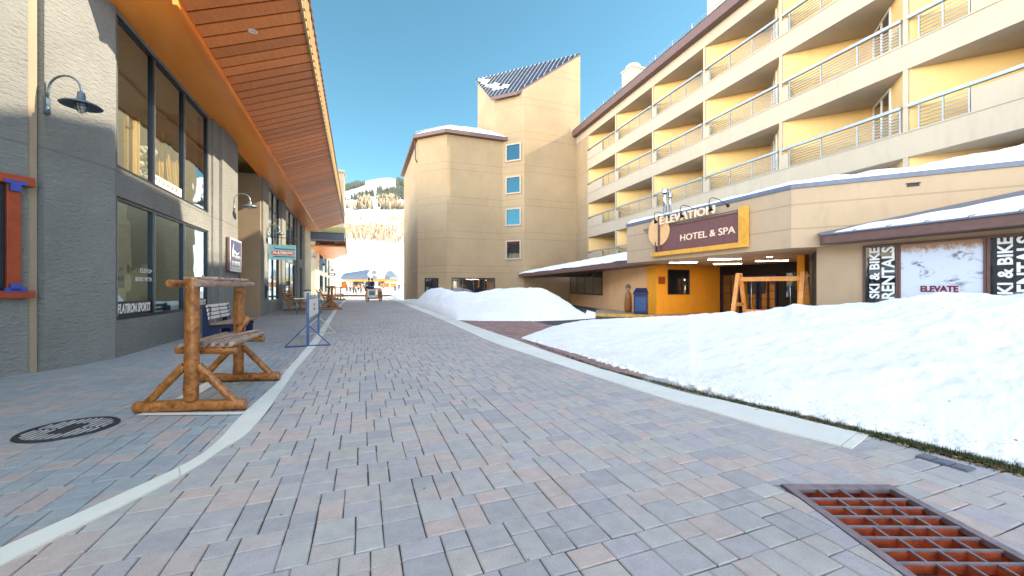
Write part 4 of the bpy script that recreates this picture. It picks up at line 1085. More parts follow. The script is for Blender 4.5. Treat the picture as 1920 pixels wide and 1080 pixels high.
wU = shopwin(LP, A0, A3, ZU0, ZU1, (A1, A2), 0, 'glass_up'); wL = shopwin(LP, A0, A3, ZL0, ZL1, (A1, A2), 0, 'glass_shop')
for a, b in wins[1:]:
    ml = ((a+b)/2,) if b-a > 2.8 else ()
    shopwin(LP, a, b, ZU0, ZU1, ml, 0, 'glass_shop'); shopwin(LP, a, b, ZL0-.1 if a == B0 else .5, ZL1, ml, 0, 'glass_shop')
# rooms behind the near windows, with what shows through them
m = MB()
m.box((A0-.3, 3.6, 0.05), (A3+.3, 3.7, 7.6), Mx); m.box((A0-.4, .16, .05), (A0-.3, 3.6, 7.6), Mx); m.box((A3+.3, .16, .05), (A3+.4, 3.6, 7.6), Mx)
m.box((A0-.3, .16, 3.62), (A3+.3, 3.6, 3.98), Mx); m.box((A0-.3, .16, 7.5), (A3+.3, 3.6, 7.6), Mx); m.box((A0-.3, .16, .0), (A3+.3, 3.6, .05), Mx); m.build('shop_interior', M['teal'], shop)
for nm, x0, x1, q, z0, z1 in (('timber_display', A0+.15, A1-.5, .45, 4.05, 5.95), ('timber_display', A1+.02, A1+.62, .5, 4.05, 6.0), ('timber_display', A3-.9, A3-.5, 1.0, 4.0, 6.6)):
    m = MB(); n_ = int((x1-x0)/.09)
    for k in range(n_): m.box((x0+k*.09, q+random.uniform(0, .05), z0), (x0+k*.09+.082, q+.12, z1-random.uniform(0, .3)), Mx)
    m.build(nm, M['curtain'], shop)
m = MB()
for k in range(30):
    c = Mx@Vector((A2-.6+random.uniform(-.3, .35), .6+random.uniform(-.1, .2), 4.75+random.uniform(-.3, .7))); r = random.uniform(.05, .12)
    m.lathe([(0, -r), (r*.8, -r*.5), (r, 0), (r*.7, r*.6), (0, r*.8)], c, 7)
m.build('white_jackets', M['white'], shop)
m = MB()
for k in range(9): 
    x = A2+.35+k*.14; m.beam(Mx@Vector((x, .5, 4.2)), Mx@Vector((x+random.uniform(-.05, .05), .6, 5.5+random.uniform(-.2, .2))), .03, .05)
m.build('ski_rack', M['curtain'], shop)
m = MB(); m.box((A1+.5, 1.2, .05), (A1+1.1, 1.8, 1.5), Mx); m.box((A1+.4, 1.1, 1.5), (A1+1.2, 1.2, 2.2), Mx); m.box((A0+.3, .9, .1), (A1-.2, 1.5, .75), Mx); m.build('shop_counter', M['trim_blue'], shop)
# window lettering
def ltext(body, s, z, w_, h, par, mat='white', off=.055, shear=0.0, bold=.01):
    p = Mx@Vector((s, off-.02, z)); return text('lettering', body, .3, frame(p, (LP.t.x, LP.t.y, 0)), M[mat], par, .002, bold, shear=shear, fit=(w_, h))
q0 = .03+.04
m = MB(); m.box((A0+.08, .058, ZL0+.08), (A1-.06, .066, ZL0+.40), Mx); m.build('window_strip', M['black'], wL)
m = MB(); m.box((A2+.08, .058, ZL0+.08), (A3-.09, .066, ZL0+.34), Mx); m.build('window_strip', M['black'], wL)
ltext('FLATIRON SPORTS', A0+.12, ZL0+.13, A1-A0-.26, .22, wL, shear=.25)
ltext('FLATIRON SPORTS', A2+.14, ZL0+.13, A3-A2-.3, .18, wL, shear=.25)
ltext('CUSTOM', A0+1.08, 2.02-.15, .62, .10, wL, 'white', bold=.0); ltext('BOOT FITTING', A0+.88, 1.66, .92, .10, wL, 'white', bold=.0)
ltext('US', A0+.12, 1.87, .2, .10, wL, 'frame', bold=0); ltext('AIR', A0+.12, 1.66, .26, .10, wL, 'frame', bold=0)
m = MB(); m.box((A1+.07, .058, ZU0+.1), (A2-.06, .064, ZU0+.34), Mx); m.build('window_strip', M['white'], wU)
ltext('FLATIRON SPORTS', A1+.15, ZU0+.15, A2-A1-.3, .14, wU, 'frame_grey', off=.073, shear=.2, bold=.004)
m = MB(); m.box((A3-.3, .055, 1.75), (A3-.22, .065, 1.95), Mx); m.build('window_sticker', M['white'], wL)

# eave: smooth timber beam against the wall, then a plank soffit rising to the outer edge
def XI(Y): return -3.74-.0183*(Y-11.9)
def XO(Y): return -1.42-.0133*(Y-9.3)
YE0, YE1 = 10.2, 45.9
m = MB()
for y0, y1 in ((YE0, YE1),):
    w0, w1 = LP.pt(y0-10.86).x-.05, LP.pt(y1-10.86).x-.05
    m.prism([(w0, y0), (XI(y0), y0), (XI(y1), y1), (w1, y1)], 7.5, 7.68)
    m.prism([(XI(y0), y0), (XI(y0)+.09, y0), (XI(y1)+.09, y1), (XI(y1), y1)], 7.42, 7.72)
    m.box((LP.pt(y0-10.86).x-1.2, y0, 7.681), (XI(y0), y0+.1, 8.6))
m.build('eave_beam', M['beamwood'], shop)
pk = MB(); Y = YE0; dY = .48
while Y < YE1-.1:
    y1 = min(Y+dY-.07, YE1)
    a, b = XI(Y)+.091, XO(Y)
    zi, zo = 7.56, 8.45; v = [(a, Y), (b, Y), (b, y1), (a, y1)]
    pk.prism(v, [zi, zo, zo, zi], [zi+.03, zo+.03, zo+.03, zi+.03]); Y += dY
pk.build('soffit_planks', M['plank'], shop)
m = MB(); m.prism([(XI(YE0)+.091, YE0), (XO(YE0), YE0), (XO(YE1), YE1), (XI(YE1)+.091, YE1)], [7.60, 8.49, 8.49, 7.60], [8.0, 8.7, 8.7, 8.0]); m.build('soffit_backing', M['dark'], shop)
m = MB(); m.prism([(XO(YE0), YE0), (XO(YE0)+.06, YE0), (XO(YE1)+.06, YE1), (XO(YE1), YE1)], 8.40, 9.18)
Y = YE0
while Y < YE1: m.box((XO(Y)+.055, Y, 8.45), (XO(Y)+.10, Y+.12, 9.18)); Y += .4
m.build('eave_fascia', M['fascia'], shop)
m = MB(); m.prism([(XO(YE0)-.02, YE0), (XO(YE0)+.13, YE0), (XO(YE1)+.13, YE1), (XO(YE1)-.02, YE1)], 9.181, 9.24)
Y = YE0
while Y < YE1: m.box((XO(Y)+.0, Y, 9.241), (XO(Y)+.14, Y+.2, 9.30)); Y += .4
m.build('eave_cap', M['trim'], shop)
m = MB(); m.prism([(XO(YE0)-.03, YE0), (XO(YE1)-.03, YE1), (-10, YE1), (-10, YE0)], [9.0, 9.0, 10.6, 10.6], [9.15, 9.15, 10.8, 10.8]); m.build('roof', M['trim'], shop)
for y in (11.6,):
    xm = (XI(y)+XO(y))/2; zz = 7.56+.89*((xm-XI(y)-.09)/(XO(y)-XI(y)-.09)); m = MB(); m.lathe([(.11, zz-.02), (.11, zz-.035), (.07, zz-.03), (.06, zz-.005), (0, zz-.005)], (xm, y, 0), 18); m.build('recessed_light', M['white'], shop)
# timber notice frame on the near wall
nf = thing('notice_frame', 'dark red timber frame with blue metal brackets on the grey wall', 'wall frame', (F0.at(0, 540).x, F0.at(0, 540).y, 0))
def F0s(px): return F0.s_of(px)
sR = F0s(33); z1 = F0.at(20, 346).z; z0 = F0.at(20, 545).z
m = MB(); m.box((sR-.17, -.10, z0), (sR, -.002, z1), M0); m.box((sR-2.0, -.10, z0), (sR-1.83, -.002, z1), M0)
m.box((sR-2.15, -.13, z1), (sR+.16, -.002, z1+.16), M0); m.box((sR-2.15, -.13, z0-.13), (sR+.16, -.002, z0-.001), M0); m.build('timber_frame', M['redwood'], nf, bevel=.012)
m = MB(); m.box((sR-1.83, -.05, z0), (sR-.17, -.002, z1), M0); m.build('notice_board', M['frame'], nf)
for z, s in ((z1, -1), (z0, 1)):
    m = MB(); m.box((sR-.15, -.145, z-(.001 if s > 0 else .12)), (sR-.02, -.131 if 0 else -.101, z+(.12 if s > 0 else .001)), M0)
    m.box((sR-.22, -.145, z-.02 if s > 0 else z+.0), (sR+.05, -.131, z+.04 if s > 0 else z+.06), M0)
    for k in (-.12, -.05): m.lathe([(.012, -.15), (.012, -.16), (0, -.163)], n=6, M=M0@Matrix.Translation((sR+k, 0, z+s*.07))@Matrix.Rotation(pi/2, 4, 'X')@Matrix.Rotation(0, 4, 'Z'))
    m.build('bracket', M['bluebracket'], nf)

# ---- gooseneck wall lamps (local: x = out from the wall, z up, origin at the wall plate)
def gooseneck(loc, rz, label, sc=1.0, mat='black'):
    t = thing('wall_lamp', label, 'lamp', loc, rz, 'gooseneck lamps on the shop wall'); t.scale = (sc,)*3
    m = MB(); m.box((0, -.05, -.28), (.035, .05, .0)); m.tube([(.02, 0, -.14), (.02, .0, -.32)], .045, 8); m.build('wall_plate', M[mat], t, local=True)
    arc = [(.03, 0, -.02), (.05, 0, .08)]+[(.33-.28*cos(a*pi/10), 0, .12+.26*sin(a*pi/10)) for a in range(11)]+[(.61, 0, .02)]
    m = MB(); m.tube(arc, .018, 8); m.build('arm', M[mat], t, local=True)
    c = (.61, 0, 0)
    m = MB(); m.lathe([(0, .09), (.05, .08), (.06, -.03), (.08, -.06), (.25, -.13), (.285, -.16), (.28, -.168), (.24, -.145), (.07, -.08), (0, -.075)], c, 24); m.build('lamp_shade', M[mat], t, local=True)
    m = MB(); m.lathe([(0, -.07), (.045, -.08), (.06, -.14), (.055, -.21), (.03, -.255), (0, -.262)], c, 14); m.build('glass_globe', M['glasswhite'], t, local=True)
    m = MB()
    for k in range(6):
        a = k*pi/3; m.tube([(c[0]+cos(a)*r, sin(a)*r, z) for r, z in ((.06, -.08), (.08, -.12), (.082, -.2), (.05, -.27), (.0, -.29))], .006, 4)
    for z in (-.13, -.18, -.225): m.lathe([(.083, z-.006), (.089, z), (.083, z+.006), (.077, z), (.083, z-.006)], c, 14)
    m.build('wire_guard', M[mat], t, local=True)
    return t
M['glasswhite'] = plain('lamp glass', (.55, .58, .58), .1)
q = Mf@Vector((.02, -.02, 0)); gooseneck((q.x, q.y, 4.95), atan2(-.31, .95)+.0, 'large dark gooseneck lamp on the nearest pilaster, closest of the wall lamps', 1.0, 'lampgrey')
q = LP.at(428, 540, -(-.16)*-1); 
def lampon(px, py, label, proud=.16, sc=.95, mat='frame_grey'):
    d = LP.hit(px, 0); q = LP.at(px, py, 0); gooseneck((q.x+proud, q.y, q.z), 0, label, sc, mat)
lampon(429, 378, 'grey gooseneck lamp above the navy ski rental sign')
lampon(495.5, 432, 'grey gooseneck lamp above the hanging oval-lettered shop sign')
lampon(574, 478, 'white gooseneck lamp on the pale stone column', .12, 1.1, 'white')

# wall sign (navy) on the pilaster
ws = thing('ski_rental_sign', 'navy wall sign with white border and ski rental lettering', 'sign', (LP.pt(s_(427)).x+.16, LP.pt(s_(427)).y, 3.0))
a, b = s_(413), s_(436.5); z0, z1 = 2.13, 3.46
m = MB(); m.box((a, -.30, z0), (b, -.161, z1), Mx); m.build('sign_box', M['trim'], ws, bevel=.05)
m = MB(); m.box((a+.02, -.309, z0+.02), (b-.02, -.3001, z1-.02), Mx); m.build('white_border', M['white'], ws, bevel=.004)
m = MB(); m.box((a+.08, -.315, z0+.08), (b-.08, -.3095, z1-.08), Mx); m.build('sign_face', M['navy'], ws, bevel=.002)
fp = lambda s, z: Mx@Vector((s, -.317, z))
L_ = b-a
text('lettering', 'SPORTS', .3, frame(fp(a+L_*.42, z0+.56), (LP.t.x, LP.t.y, 0)), M['white'], ws, .003, .004, fit=(L_*.45, .11))
text('lettering', 'SKI RENTAL', .3, frame(fp(a+L_*.14, z0+.26), (LP.t.x, LP.t.y, 0)), M['white'], ws, .003, .01, fit=(L_*.72, .17))
m = MB()
for k, pts in enumerate(([(.14, .62), (.2, .9), (.30, 1.18), (.26, .9), (.22, .68)], [(.2, .72), (.35, .86), (.55, .76), (.8, .84), (.6, .70), (.35, .74)], [(.16, .66), (.3, .70), (.34, .60), (.22, .58)])):
    m.poly([Mx@Vector((a+L_*x, -.319, z0+z)) for x, z in pts])
m.build('sign_emblem', M['white'], ws)
m = MB(); m.box((a+.12, -.3175, z0+.1), (b-.12, -.3152, z0+.22), Mx); m.build('sign_stripe', M['frame_grey'], ws)

# hanging blade sign
q = LP.at(498, 540); bx, by = q.x+.10, q.y
bs = thing('hanging_shop_sign', 'light blue hanging shop sign with red and white lettering on an iron bar', 'sign', (bx, by, 4.4))
m = MB(); m.tube([(bx-.02, by, 4.42), (bx+1.5, by, 4.36)], .018, 6); m.tube([(bx, by, 4.9), (bx, by, 4.1)], .02, 6); m.tube([(bx, by, 4.72), (bx+.35, by, 4.42)], .012, 6)
for x in (.22, 1.28): m.tube([(bx+x, by, 4.4), (bx+x, by, 3.95)], .008, 5)
m.build('bracket_bar', M['black'], bs)
m = MB(); m.box((bx+.07, by-.03, 3.12), (bx+1.42, by+.03, 3.98)); m.build('sign_board', M['signblue'] if 'signblue' in M else M.setdefault('signblue', plain('sign blue', (.16,.38,.48), .5)), bs)
m = MB()
m.poly([(bx+.17, by-.034, 3.50), (bx+.25, by-.034, 3.40), (bx+1.28, by-.034, 3.40), (bx+1.36, by-.034, 3.50), (bx+1.28, by-.034, 3.62), (bx+.25, by-.034, 3.62)]); m.build('red_lozenge', M['cloth_red'], bs)
m = MB()
m.poly([(bx+.28, by-.033, 3.93), (bx+.38, by-.033, 3.78), (bx+1.38, by-.033, 3.74), (bx+1.38, by-.033, 3.69), (bx+.36, by-.033, 3.73)]); m.poly([(bx+.2, by-.033, 3.2), (bx+.36, by-.033, 3.33), (bx+1.38, by-.033, 3.31), (bx+1.38, by-.033, 3.27), (bx+.36, by-.033, 3.28)]); m.build('navy_flash', M['navy'], bs)
text('lettering', 'FLATIRON', .3, frame((bx+.26, by-.036, 3.455), (1, 0, 0)), M['white'], bs, .003, .008, shear=.2, fit=(1.0, .13))
text('lettering', 'SPORTS', .3, frame((bx+.52, by-.036, 3.42), (1, 0, 0)), M['white'], bs, .002, .0, fit=(.5, .028))
for k, lr in ((0, 0),):
    pass
# wall phone box
q = LP.at(494, 558); m = MB(); m.box((q.x+.10, q.y-.18, 1.0), (q.x+.22, q.y+.18, 1.65)); m.box((q.x+.22, q.y-.12, 1.35), (q.x+.26, q.y+.05, 1.58)); o = m.build('wall_phone', M['navy'], origin=(q.x, q.y, 1.3)); tag(o, 'dark blue phone box mounted on the shop column', 'phone box')

# ---- building beyond: linking beam, recessed wall and second eave
s2 = thing('far_shop_building', 'farther shop with olive wall, pale stone column and lower orange eave', 'shop building', (-6, 50, 0))
m = MB(); m.box((-8, 48.6, 6.9), (-1.95, 50.6, 7.72)); m.build('link_beam', M['trim_blue'], s2)
m = MB(); m.box((-8, 48.5, 7.721), (-1.9, 50.7, 8.35)); m.build('link_fascia', M['olive'], s2)
m = MB(); m.box((-9.5, 57.2, 0), (-6.2, 57.6, 8)); m.build('recess_wall', M['olive'], s2)
L2 = Pl((-6.2, 57), (.012, 1))
x0 = L2.s_of(600); m = MB(); m.box((-6.25, 57.1, 0), (-5.75, 62, 8)); m.build('stone_column', M['stone'], s2)
m = MB(); m.box((-7, 62, 0), (-5.85, 104, 8)); m.build('wall', M['shopwall'], s2)
for a, b in ((63.5, 68), (72, 75), (79, 81)):
    for z0, z1 in ((.8, 3.4), (4.1, 6.6)):
        m = MB(); m.box((-5.849, a, z0), (-5.80, b, z1)); o = m.build('window', M['frame'], s2)
        g = MB(); g.poly([(-5.795, a+.1, z0+.1), (-5.795, b-.1, z0+.1), (-5.795, b-.1, z1-.1), (-5.795, a+.1, z1-.1)]); g.build('pane', M['glass_shop' if 0 else 'glass_blue'], o)
m = MB(); m.prism([(-5.84, 50.8), (-1.95, 50.8), (-2.15, 62.5), (-4.4, 72), (-5.84, 72)], 6.35, 6.5); m.build('soffit', M['beamwood'], s2)
m = MB(); m.prism([(-1.95, 50.8), (-1.80, 50.8), (-2.0, 62.5), (-2.15, 62.5)], 6.3, 7.3); m.build('eave_fascia', M['fascia'], s2)
m = MB(); m.prism([(-1.82, 50.8), (-2.02, 62.5), (-4.3, 72), (-9, 72), (-9, 50.8)], [7.31, 7.31, 7.31, 8.6, 8.6], [7.4, 7.4, 7.4, 8.8, 8.8]); m.build('roof', M['trim'], s2)
m = MB(); m.box((-3.35, 56, 7.3), (-2.3, 60, 16.6)); m.box((-3.45, 55.9, 16.6), (-2.2, 60.1, 16.9)); m.build('chimney_tower', M['alcove'], s2)
# small far signs / lamps on that wall
for k, (px, py, lab) in enumerate(((607, 497, 'small dark lamp on the far shop wall, nearer of two'), (620, 507, 'small dark lamp on the far shop wall, farther of two'))):
    d = (55, 70)[k]; q = P(px, py, d); gooseneck((-5.8, q.y, q.z+.2), 0, lab, 1.2)
q = P(622, 514.5, 66); o = MB().box((q.x-.55, q.y-.03, q.z-.17), (q.x+.55, q.y+.03, q.z+.17)); ob = o.build('hanging_board', M['black'], origin=q); tag(ob, 'small dark hanging shop board far along the left wall', 'sign')
m = MB(); m.box((q.x-.35, q.y-.035, q.z-.08), (q.x+.35, q.y-.031, q.z+.08)); e = m.build('board_face', M['white'], ob)

# ============================================================ LOG SWING BENCHES
def log_swing(label, loc, rz, sc=1.0):
    t = thing('log_swing', label, 'log swing', loc, rz, 'log swings along the pavement'); t.scale = (sc,)*3
    H = 1.63; D = .79; SH = Matrix(((1, -.206, 0, 0), (0, 1, 0, 0), (0, 0, 1, 0), (0, 0, 0, 1)))
    def L(m, nm, mt='log'):
        m.v = [SH@v for v in m.v]; return m.build(nm, M[mt], t, local=True)
    for s in (-1, 1):
        y = s*D; m = MB(); m.log((-.63, y, .07), (.63, y, .07), .07); L(m, 'base_log')
        m = MB(); m.log((.0, y-.0, .13), (.02, y, H), .083, 12, 9); L(m, 'post')
        for q in (-1, 1):
            m = MB(); m.log((q*.50, y, .10), (q*.075, y+.0, .56), .05); L(m, 'brace')
    for x in (-.14, .16):
        m = MB(); m.log((x, -D-.22, 1.555), (x, D+.17, 1.555), .045); L(m, 'top_beam', 'log' if x < 0 else 'log_grey')
    m = MB()
    for k in range(7): m.log((-.19, -.55+k*.19, 1.62), (.22, -.55+k*.19, 1.62), .026, 6, 3)
    L(m, 'top_slats', 'log_grey')
    for y in (-.72+.0, .70):
        m = MB(); m.log((-.26, y+.12*(1 if y < 0 else -1), .72), (.46, y+.12*(1 if y < 0 else -1), .70), .048); L(m, 'seat_rail')
    m = MB()
    for k in range(6): m.log((-.12+k*.105, -.66, .785+.006*(k % 2)), (-.12+k*.105, .66, .785), .034, 7, 4)
    L(m, 'seat_slats', 'log_grey')
    m = MB(); m.log((.10, .45, .80), (.24, .52, 1.05), .05); L(m, 'arm_post')
    m = MB(); m.log((-.18, -.70, .78), (.36, .60, .83), .03); L(m, 'seat_brace', 'log_grey')
    return t
c0 = (G(258, 771)+G(459, 771))/2; c1_ = G(520, 716)
ang = radians(-14.6); ax = Vector((cos(ang), sin(ang), 0))
yd = Vector((-ax.y, ax.x, 0)); ctr = c0+yd*.79-ax*.163
sw = log_swing('nearest and largest-looking peeled log swing frame beside the manhole cover', (ctr.x, ctr.y, 0), ang)
q = G(617, 581); sw2 = dup(sw, (q.x, q.y+.9, 0), ang+.25, 'second log swing down the street, just beyond the blue barrier'); 
q = G(636, 563); sw3 = dup(sw, (q.x-.2, q.y+.8, 0), ang+.5, 'farthest log swing, beside the sunlit deck chairs')
m = MB(); a_ = G(268, 783); b_ = G(462, 778); c_ = G(395, 705); d_ = G(512, 700)
for p, q, w_ in ((G(262, 777.5), G(455, 776), .05), (G(345, 748), G(420, 705), .10)):
    e = (q-p).normalized(); n_ = Vector((-e.y, e.x, 0))*w_; z = Vector((0, 0, .009)); m.poly([p-n_+z, q-n_+z, q+n_+z, p+n_+z])
m.build('concrete_inlay', M['concrete'], kind='structure')

# ---- slatted bench with navy supports
bn = thing('slat_bench', 'bench with navy side panels and pale slats against the shop wall', 'bench', (-4.1, 14.9, 0), 0)
def bb(nm, mt, f, bev=.006):
    m = MB(); f(m); return m.build(nm, M[mt], bn, local=True, bevel=bev)
for s in (-1, 1):
    def f(m, s=s):
        y = s*.82
        m.prism([(-.30, y-.04), (-.10, y-.04), (-.10, y+.04), (-.30, y+.04)], 0, .95); m.prism([(-.10, y-.035), (.62, y-.035), (.62, y+.035), (-.10, y+.035)], .30, .40)
        m.prism([(.40, y-.04), (.60, y-.04), (.60, y+.04), (.40, y+.04)], 0, [.30]*4); m.prism([(.30, y-.05), (.66, y-.05), (.66, y+.05), (.30, y+.05)], 0, .06)
        m.prism([(-.10, y-.034), (.12, y-.034), (.12, y+.034), (-.10, y+.034)], 0, .299)
    bb('side_panel', 'navy', f)
bb('seat', 'log_grey', lambda m: [m.box((-.06+k*.125, -1.05, .42+.004*k), (-.06+k*.125+.105, 1.05, .46+.004*k)) for k in range(6)])
bb('backrest', 'white', lambda m: [m.beam((-.10-.05*k/3, -1.0, .62+.115*k), (-.10-.05*k/3, 1.0, .62+.115*k), .03, .085) for k in range(4)])
bb('back_post', 'trim', lambda m: [m.beam((-.07, y, .4), (-.17, y, 1.03), .05, .09, (0, 1, 0)) for y in (-.93, 0, .93)])
bb('back_frame', 'frame_grey', lambda m: [m.tube([(-.02, y, .40), (-.10, y, .62), (-.16, y, 1.0)], .012, 6) for y in (-.6, .6)])

# ---- blue barrier with banner
ba = thing('barrier_stand', 'blue tubular barrier stand with a pale banner on the pavement edge', 'barrier', (-1.33, 12.8, 0), .012)
for s in (-1, 1):
    y = s*1.5; m = MB()
    m.beam((-.52, y, .02), (.52, y, .02), .035, .035); m.beam((-.52, y, .02), (0, y, .56), .03, .03, (0, 1, 0)); m.beam((.52, y, .02), (0, y, .56), .03, .03, (0, 1, 0)); m.build('stand', M['bluemetal' if s < 0 else 'frame_grey'], ba, local=True)
    m = MB(); m.box((-.03, y-.03, .0), (.03, y+.03, 1.38)); m.build('post', M['bluemetal'], ba, local=True)
m = MB(); m.beam((0, -1.5, .60), (0, 1.5, .60), .03, .03); m.beam((0, -1.5, 1.28), (0, 1.5, 1.28), .03, .03); m.build('rail', M['bluemetal'], ba, local=True)
m = MB(); m.box((-.008, -1.38, .66), (.008, 1.38, 1.25)); m.build('banner', M['frame_grey'], ba, local=True)
m = MB(); m.box((.0081, -1.28, .72), (.012, 1.28, 1.19)); m.build('banner_face', M['white'], ba, local=True)
m = MB(); m.prism([(.0125, -.2), (.014, -.2), (.014, .2), (.0125, .2)], .86, .93); m.prism([(.0125, -.12), (.014, -.12), (.014, .12), (.0125, .12)], .98, 1.06); m.build('banner_mark', M['frame'], ba, local=True)

# ---- white table with a cooler
q = G(593, 590); tb = thing('side_table', 'pale table with tubular legs behind the blue barrier', 'table', (q.x-.5, q.y+1.2, 0), .1)
m = MB(); m.box((-.75, -.6, .86), (.75, .6, .91)); m.build('table_top', M['white'], tb, local=True, bevel=.01)
for x in (-.6, .6):
    for y in (-.45, .45): m = MB(); m.tube([(x, y, .86), (x*1.05, y*1.05, 0)], .022, 6); m.build('leg', M['frame_grey'], tb, local=True)
cl = thing('white_cooler', 'white drinks cooler with a dark red lid standing on the pale table', 'cooler', (q.x-.6, q.y+1.2, .911), .1)
m = MB(); m.lathe([(0, 0), (.17, 0), (.2, .4), (0, .4)], n=16); m.build('tub', M['white'], cl, local=True); m = MB(); m.lathe([(0, .4), (.21, .4), (.21, .46), (.05, .5), (0, .5)], n=16); m.build('lid', M['trim'], cl, local=True)

# ---- log lounge chair and deck chairs
def log_chair(label, loc, rz, sc=1.0):
    t = thing('log_chair', label, 'log chair', loc, rz, 'log chairs on the pavement'); t.scale = (sc,)*3
    B = lambda m, nm, mt='log': m.build(nm, M[mt], t, local=True)
    for s in (-1, 1):
        y = s*.42
        m = MB(); m.log((-.80, y, 1.35), (-.20, y, .12), .055); B(m, 'back_post')
        m = MB(); m.log((-.65, y, .10), (.70, y, .12), .05); B(m, 'runner')
        m = MB(); m.log((.42, y, .08), (.30, y, .66), .05); B(m, 'leg')
        m = MB(); m.log((-.55, y, .74), (.50, y, .70), .05); B(m, 'arm')
    m = MB()
    for k in range(7): m.log((-.34+k*.13, -.46, .44+.015*k), (-.34+k*.13, .46, .44+.015*k), .045, 7, 3)
    B(m, 'seat')
    m = MB()
    for k in range(6): m.log((-.40-.065*k, -.44, .58+.125*k), (-.40-.065*k, .44, .58+.125*k), .04, 7, 3)
    B(m, 'backrest')
    return t
q = G(557, 584); lc = log_chair('brown log rocking chair leaning back by the shop window', (q.x, q.y+.4, 0), -.35, 1.08)
q = G(627, 566); dup(lc, (q.x-.9, q.y, 0), -.3, 'sunlit log chair nearer the camera, between two log swings', scale=1.0)
q = G(629, 562); dup(lc, (q.x-1.2, q.y+1.5, 0), -.1, 'sunlit log chair farther away, behind the other deck chair', scale=1.0)

# ============================================================ ENTRANCE OBJECTS
def lumber_swing():
    a = P(1386, 540, 15.0); b = P(1508, 540, 13.55); a.z = b.z = 0
    ctr = (a+b)/2; d = (b-a); W = d.length; rz = atan2(d.y, d.x)
    t = thing('swing_frame', 'orange timber A-frame garden swing half buried in snow at the hotel entrance', 'swing', (ctr.x, ctr.y, 0), rz)
    H = 2.05
    for s in (-1, 1):
        x = s*W/2
        for q in (-1, 1):
            m = MB(); m.beam((x+.03*q, q*.86, 0), (x+.03*q, q*.03, H), .10, .14, (1, 0, 0)); m.build('leg', M['lumber'], t, local=True, bevel=.01)
        m = MB(); m.beam((x, -.52, .88), (x, .52, .88), .05, .13); m.build('cross_brace', M['lumber'], t, local=True, bevel=.01)
        for z, y in ((1.92, 0), (.88, .46), (.88, -.46)):
            m = MB(); m.lathe([(0, .0), (.03, 0), (.03, .03), (0, .03)], n=8, M=Matrix.Translation((x+s*.10, y, z))@Matrix.Rotation(s*pi/2, 4, 'Y')); m.build('bolt', M['white'], t, local=True)
    m = MB(); m.beam((-W/2-.1, 0, 1.83), (W/2+.1, 0, 1.83), .10, .16); m.build('top_beam', M['lumber'], t, local=True, bevel=.01)
    m = MB(); m.beam((-W/2+.25, .05, .62), (W/2-.1, .05, .62), .34, .14); m.build('seat', M['lumber'], t, local=True, bevel=.01)
    for s in (-1, 1):
        m = MB(); m.tube([(s*W*.3, 0, 1.75), (s*W*.3, .05, .68)], .01, 5); m.build('chain', M['steel'], t, local=True)
lumber_swing()
q = G(1207, 589.5, .1); bn2 = thing('litter_bin', 'navy blue litter bin with sloped lid by the entrance pier', 'bin', (q.x-.1, q.y+.1, .10), -.75)
m = MB(); m.box((-.34, -.34, .06), (.34, .34, 1.06)); m.box((-.37, -.37, 0), (.37, .37, .06)); m.build('bin_body', M['navy'], bn2, local=True, bevel=.02)
m = MB(); m.prism([(-.38, -.38), (.38, -.38), (.38, .38), (-.38, .38)], 1.06, 1.13); m.prism([(-.37, -.37), (.37, -.37), (.2, .37), (-.2, .37)], 1.131, [1.14, 1.14, 1.36, 1.36]); m.prism([(-.37, -.2), (.37, -.2), (.28, .36), (-.28, .36)], 1.131, [1.2, 1.2, 1.40, 1.40]); m.build('lid', M['navy'], bn2, local=True, bevel=.01)
m = MB(); m.box((-.27, -.352, .18), (.27, -.341, .92)); m.build('door_panel', M['bluemetal'], bn2, local=True, bevel=.006)
q = G(1197, 587, .1); st = thing('carved_figure', 'small carved wooden figure with dark cap behind the navy bin', 'statue', (q.x, q.y+.9, .1))
m = MB(); m.lathe([(0, 0), (.2, 0), (.22, .3), (.2, .9), (.14, 1.15), (.07, 1.2), (.07, 1.24)], n=12); m.build('torso', M['log'], st, local=True)
m = MB(); m.lathe([(0, 1.2), (.09, 1.24), (.13, 1.34), (.12, 1.45), (0, 1.54)], n=12); m.build('head', M['log_grey'], st, local=True)
m = MB(); m.lathe([(.13, 1.41), (.20, 1.43), (.15, 1.46), (.13, 1.55), (.06, 1.62), (0, 1.63)], n=12); m.build('cap', M['bark'], st, local=True)
q = G(779, 567); gb = thing('green_bin', 'small dark green bin at the end of the snow bank', 'bin', (q.x, q.y, 0))
m = MB(); m.box((-.22, -.22, 0), (.22, .22, .78)); m.build('bin_body', M['greenbin'], gb, local=True, bevel=.02); m = MB(); m.box((-.25, -.25, .78), (.25, .25, .9)); m.build('lid', M['greenbin'], gb, local=True, bevel=.03)

# ============================================================ PEOPLE
def skin_body(name, J, E, mat, parent, levels=1):
    me = bpy.data.meshes.new(name); me.from_pydata([j[0] for j in J], E, []); o = bpy.data.objects.new(name, me); COL.objects.link(o)
    sk = o.modifiers.new('skin', 'SKIN')
    if not me.skin_vertices: 
        bm = bmesh.new(); bm.from_mesh(me); bm.verts.layers.skin.verify(); bm.to_mesh(me); bm.free()
    for k, v in enumerate(me.skin_vertices[0].data): v.radius = J[k][1] if isinstance(J[k][1], tuple) else (J[k][1],)*2; v.use_root = (k == 0)
    sb = o.modifiers.new('sub', 'SUBSURF'); sb.levels = sb.render_levels = levels
    bpy.context.view_layer.update()
    m2 = bpy.data.meshes.new_from_object(o.evaluated_get(bpy.context.evaluated_depsgraph_get())); m2.name = name
    bpy.data.objects.remove(o); m2.materials.clear(); m2.materials.append(mat)
    for p in m2.polygons: p.use_smooth = True
    ob = bpy.data.objects.new(name, m2); COL.objects.link(ob); ob.parent = parent; return ob
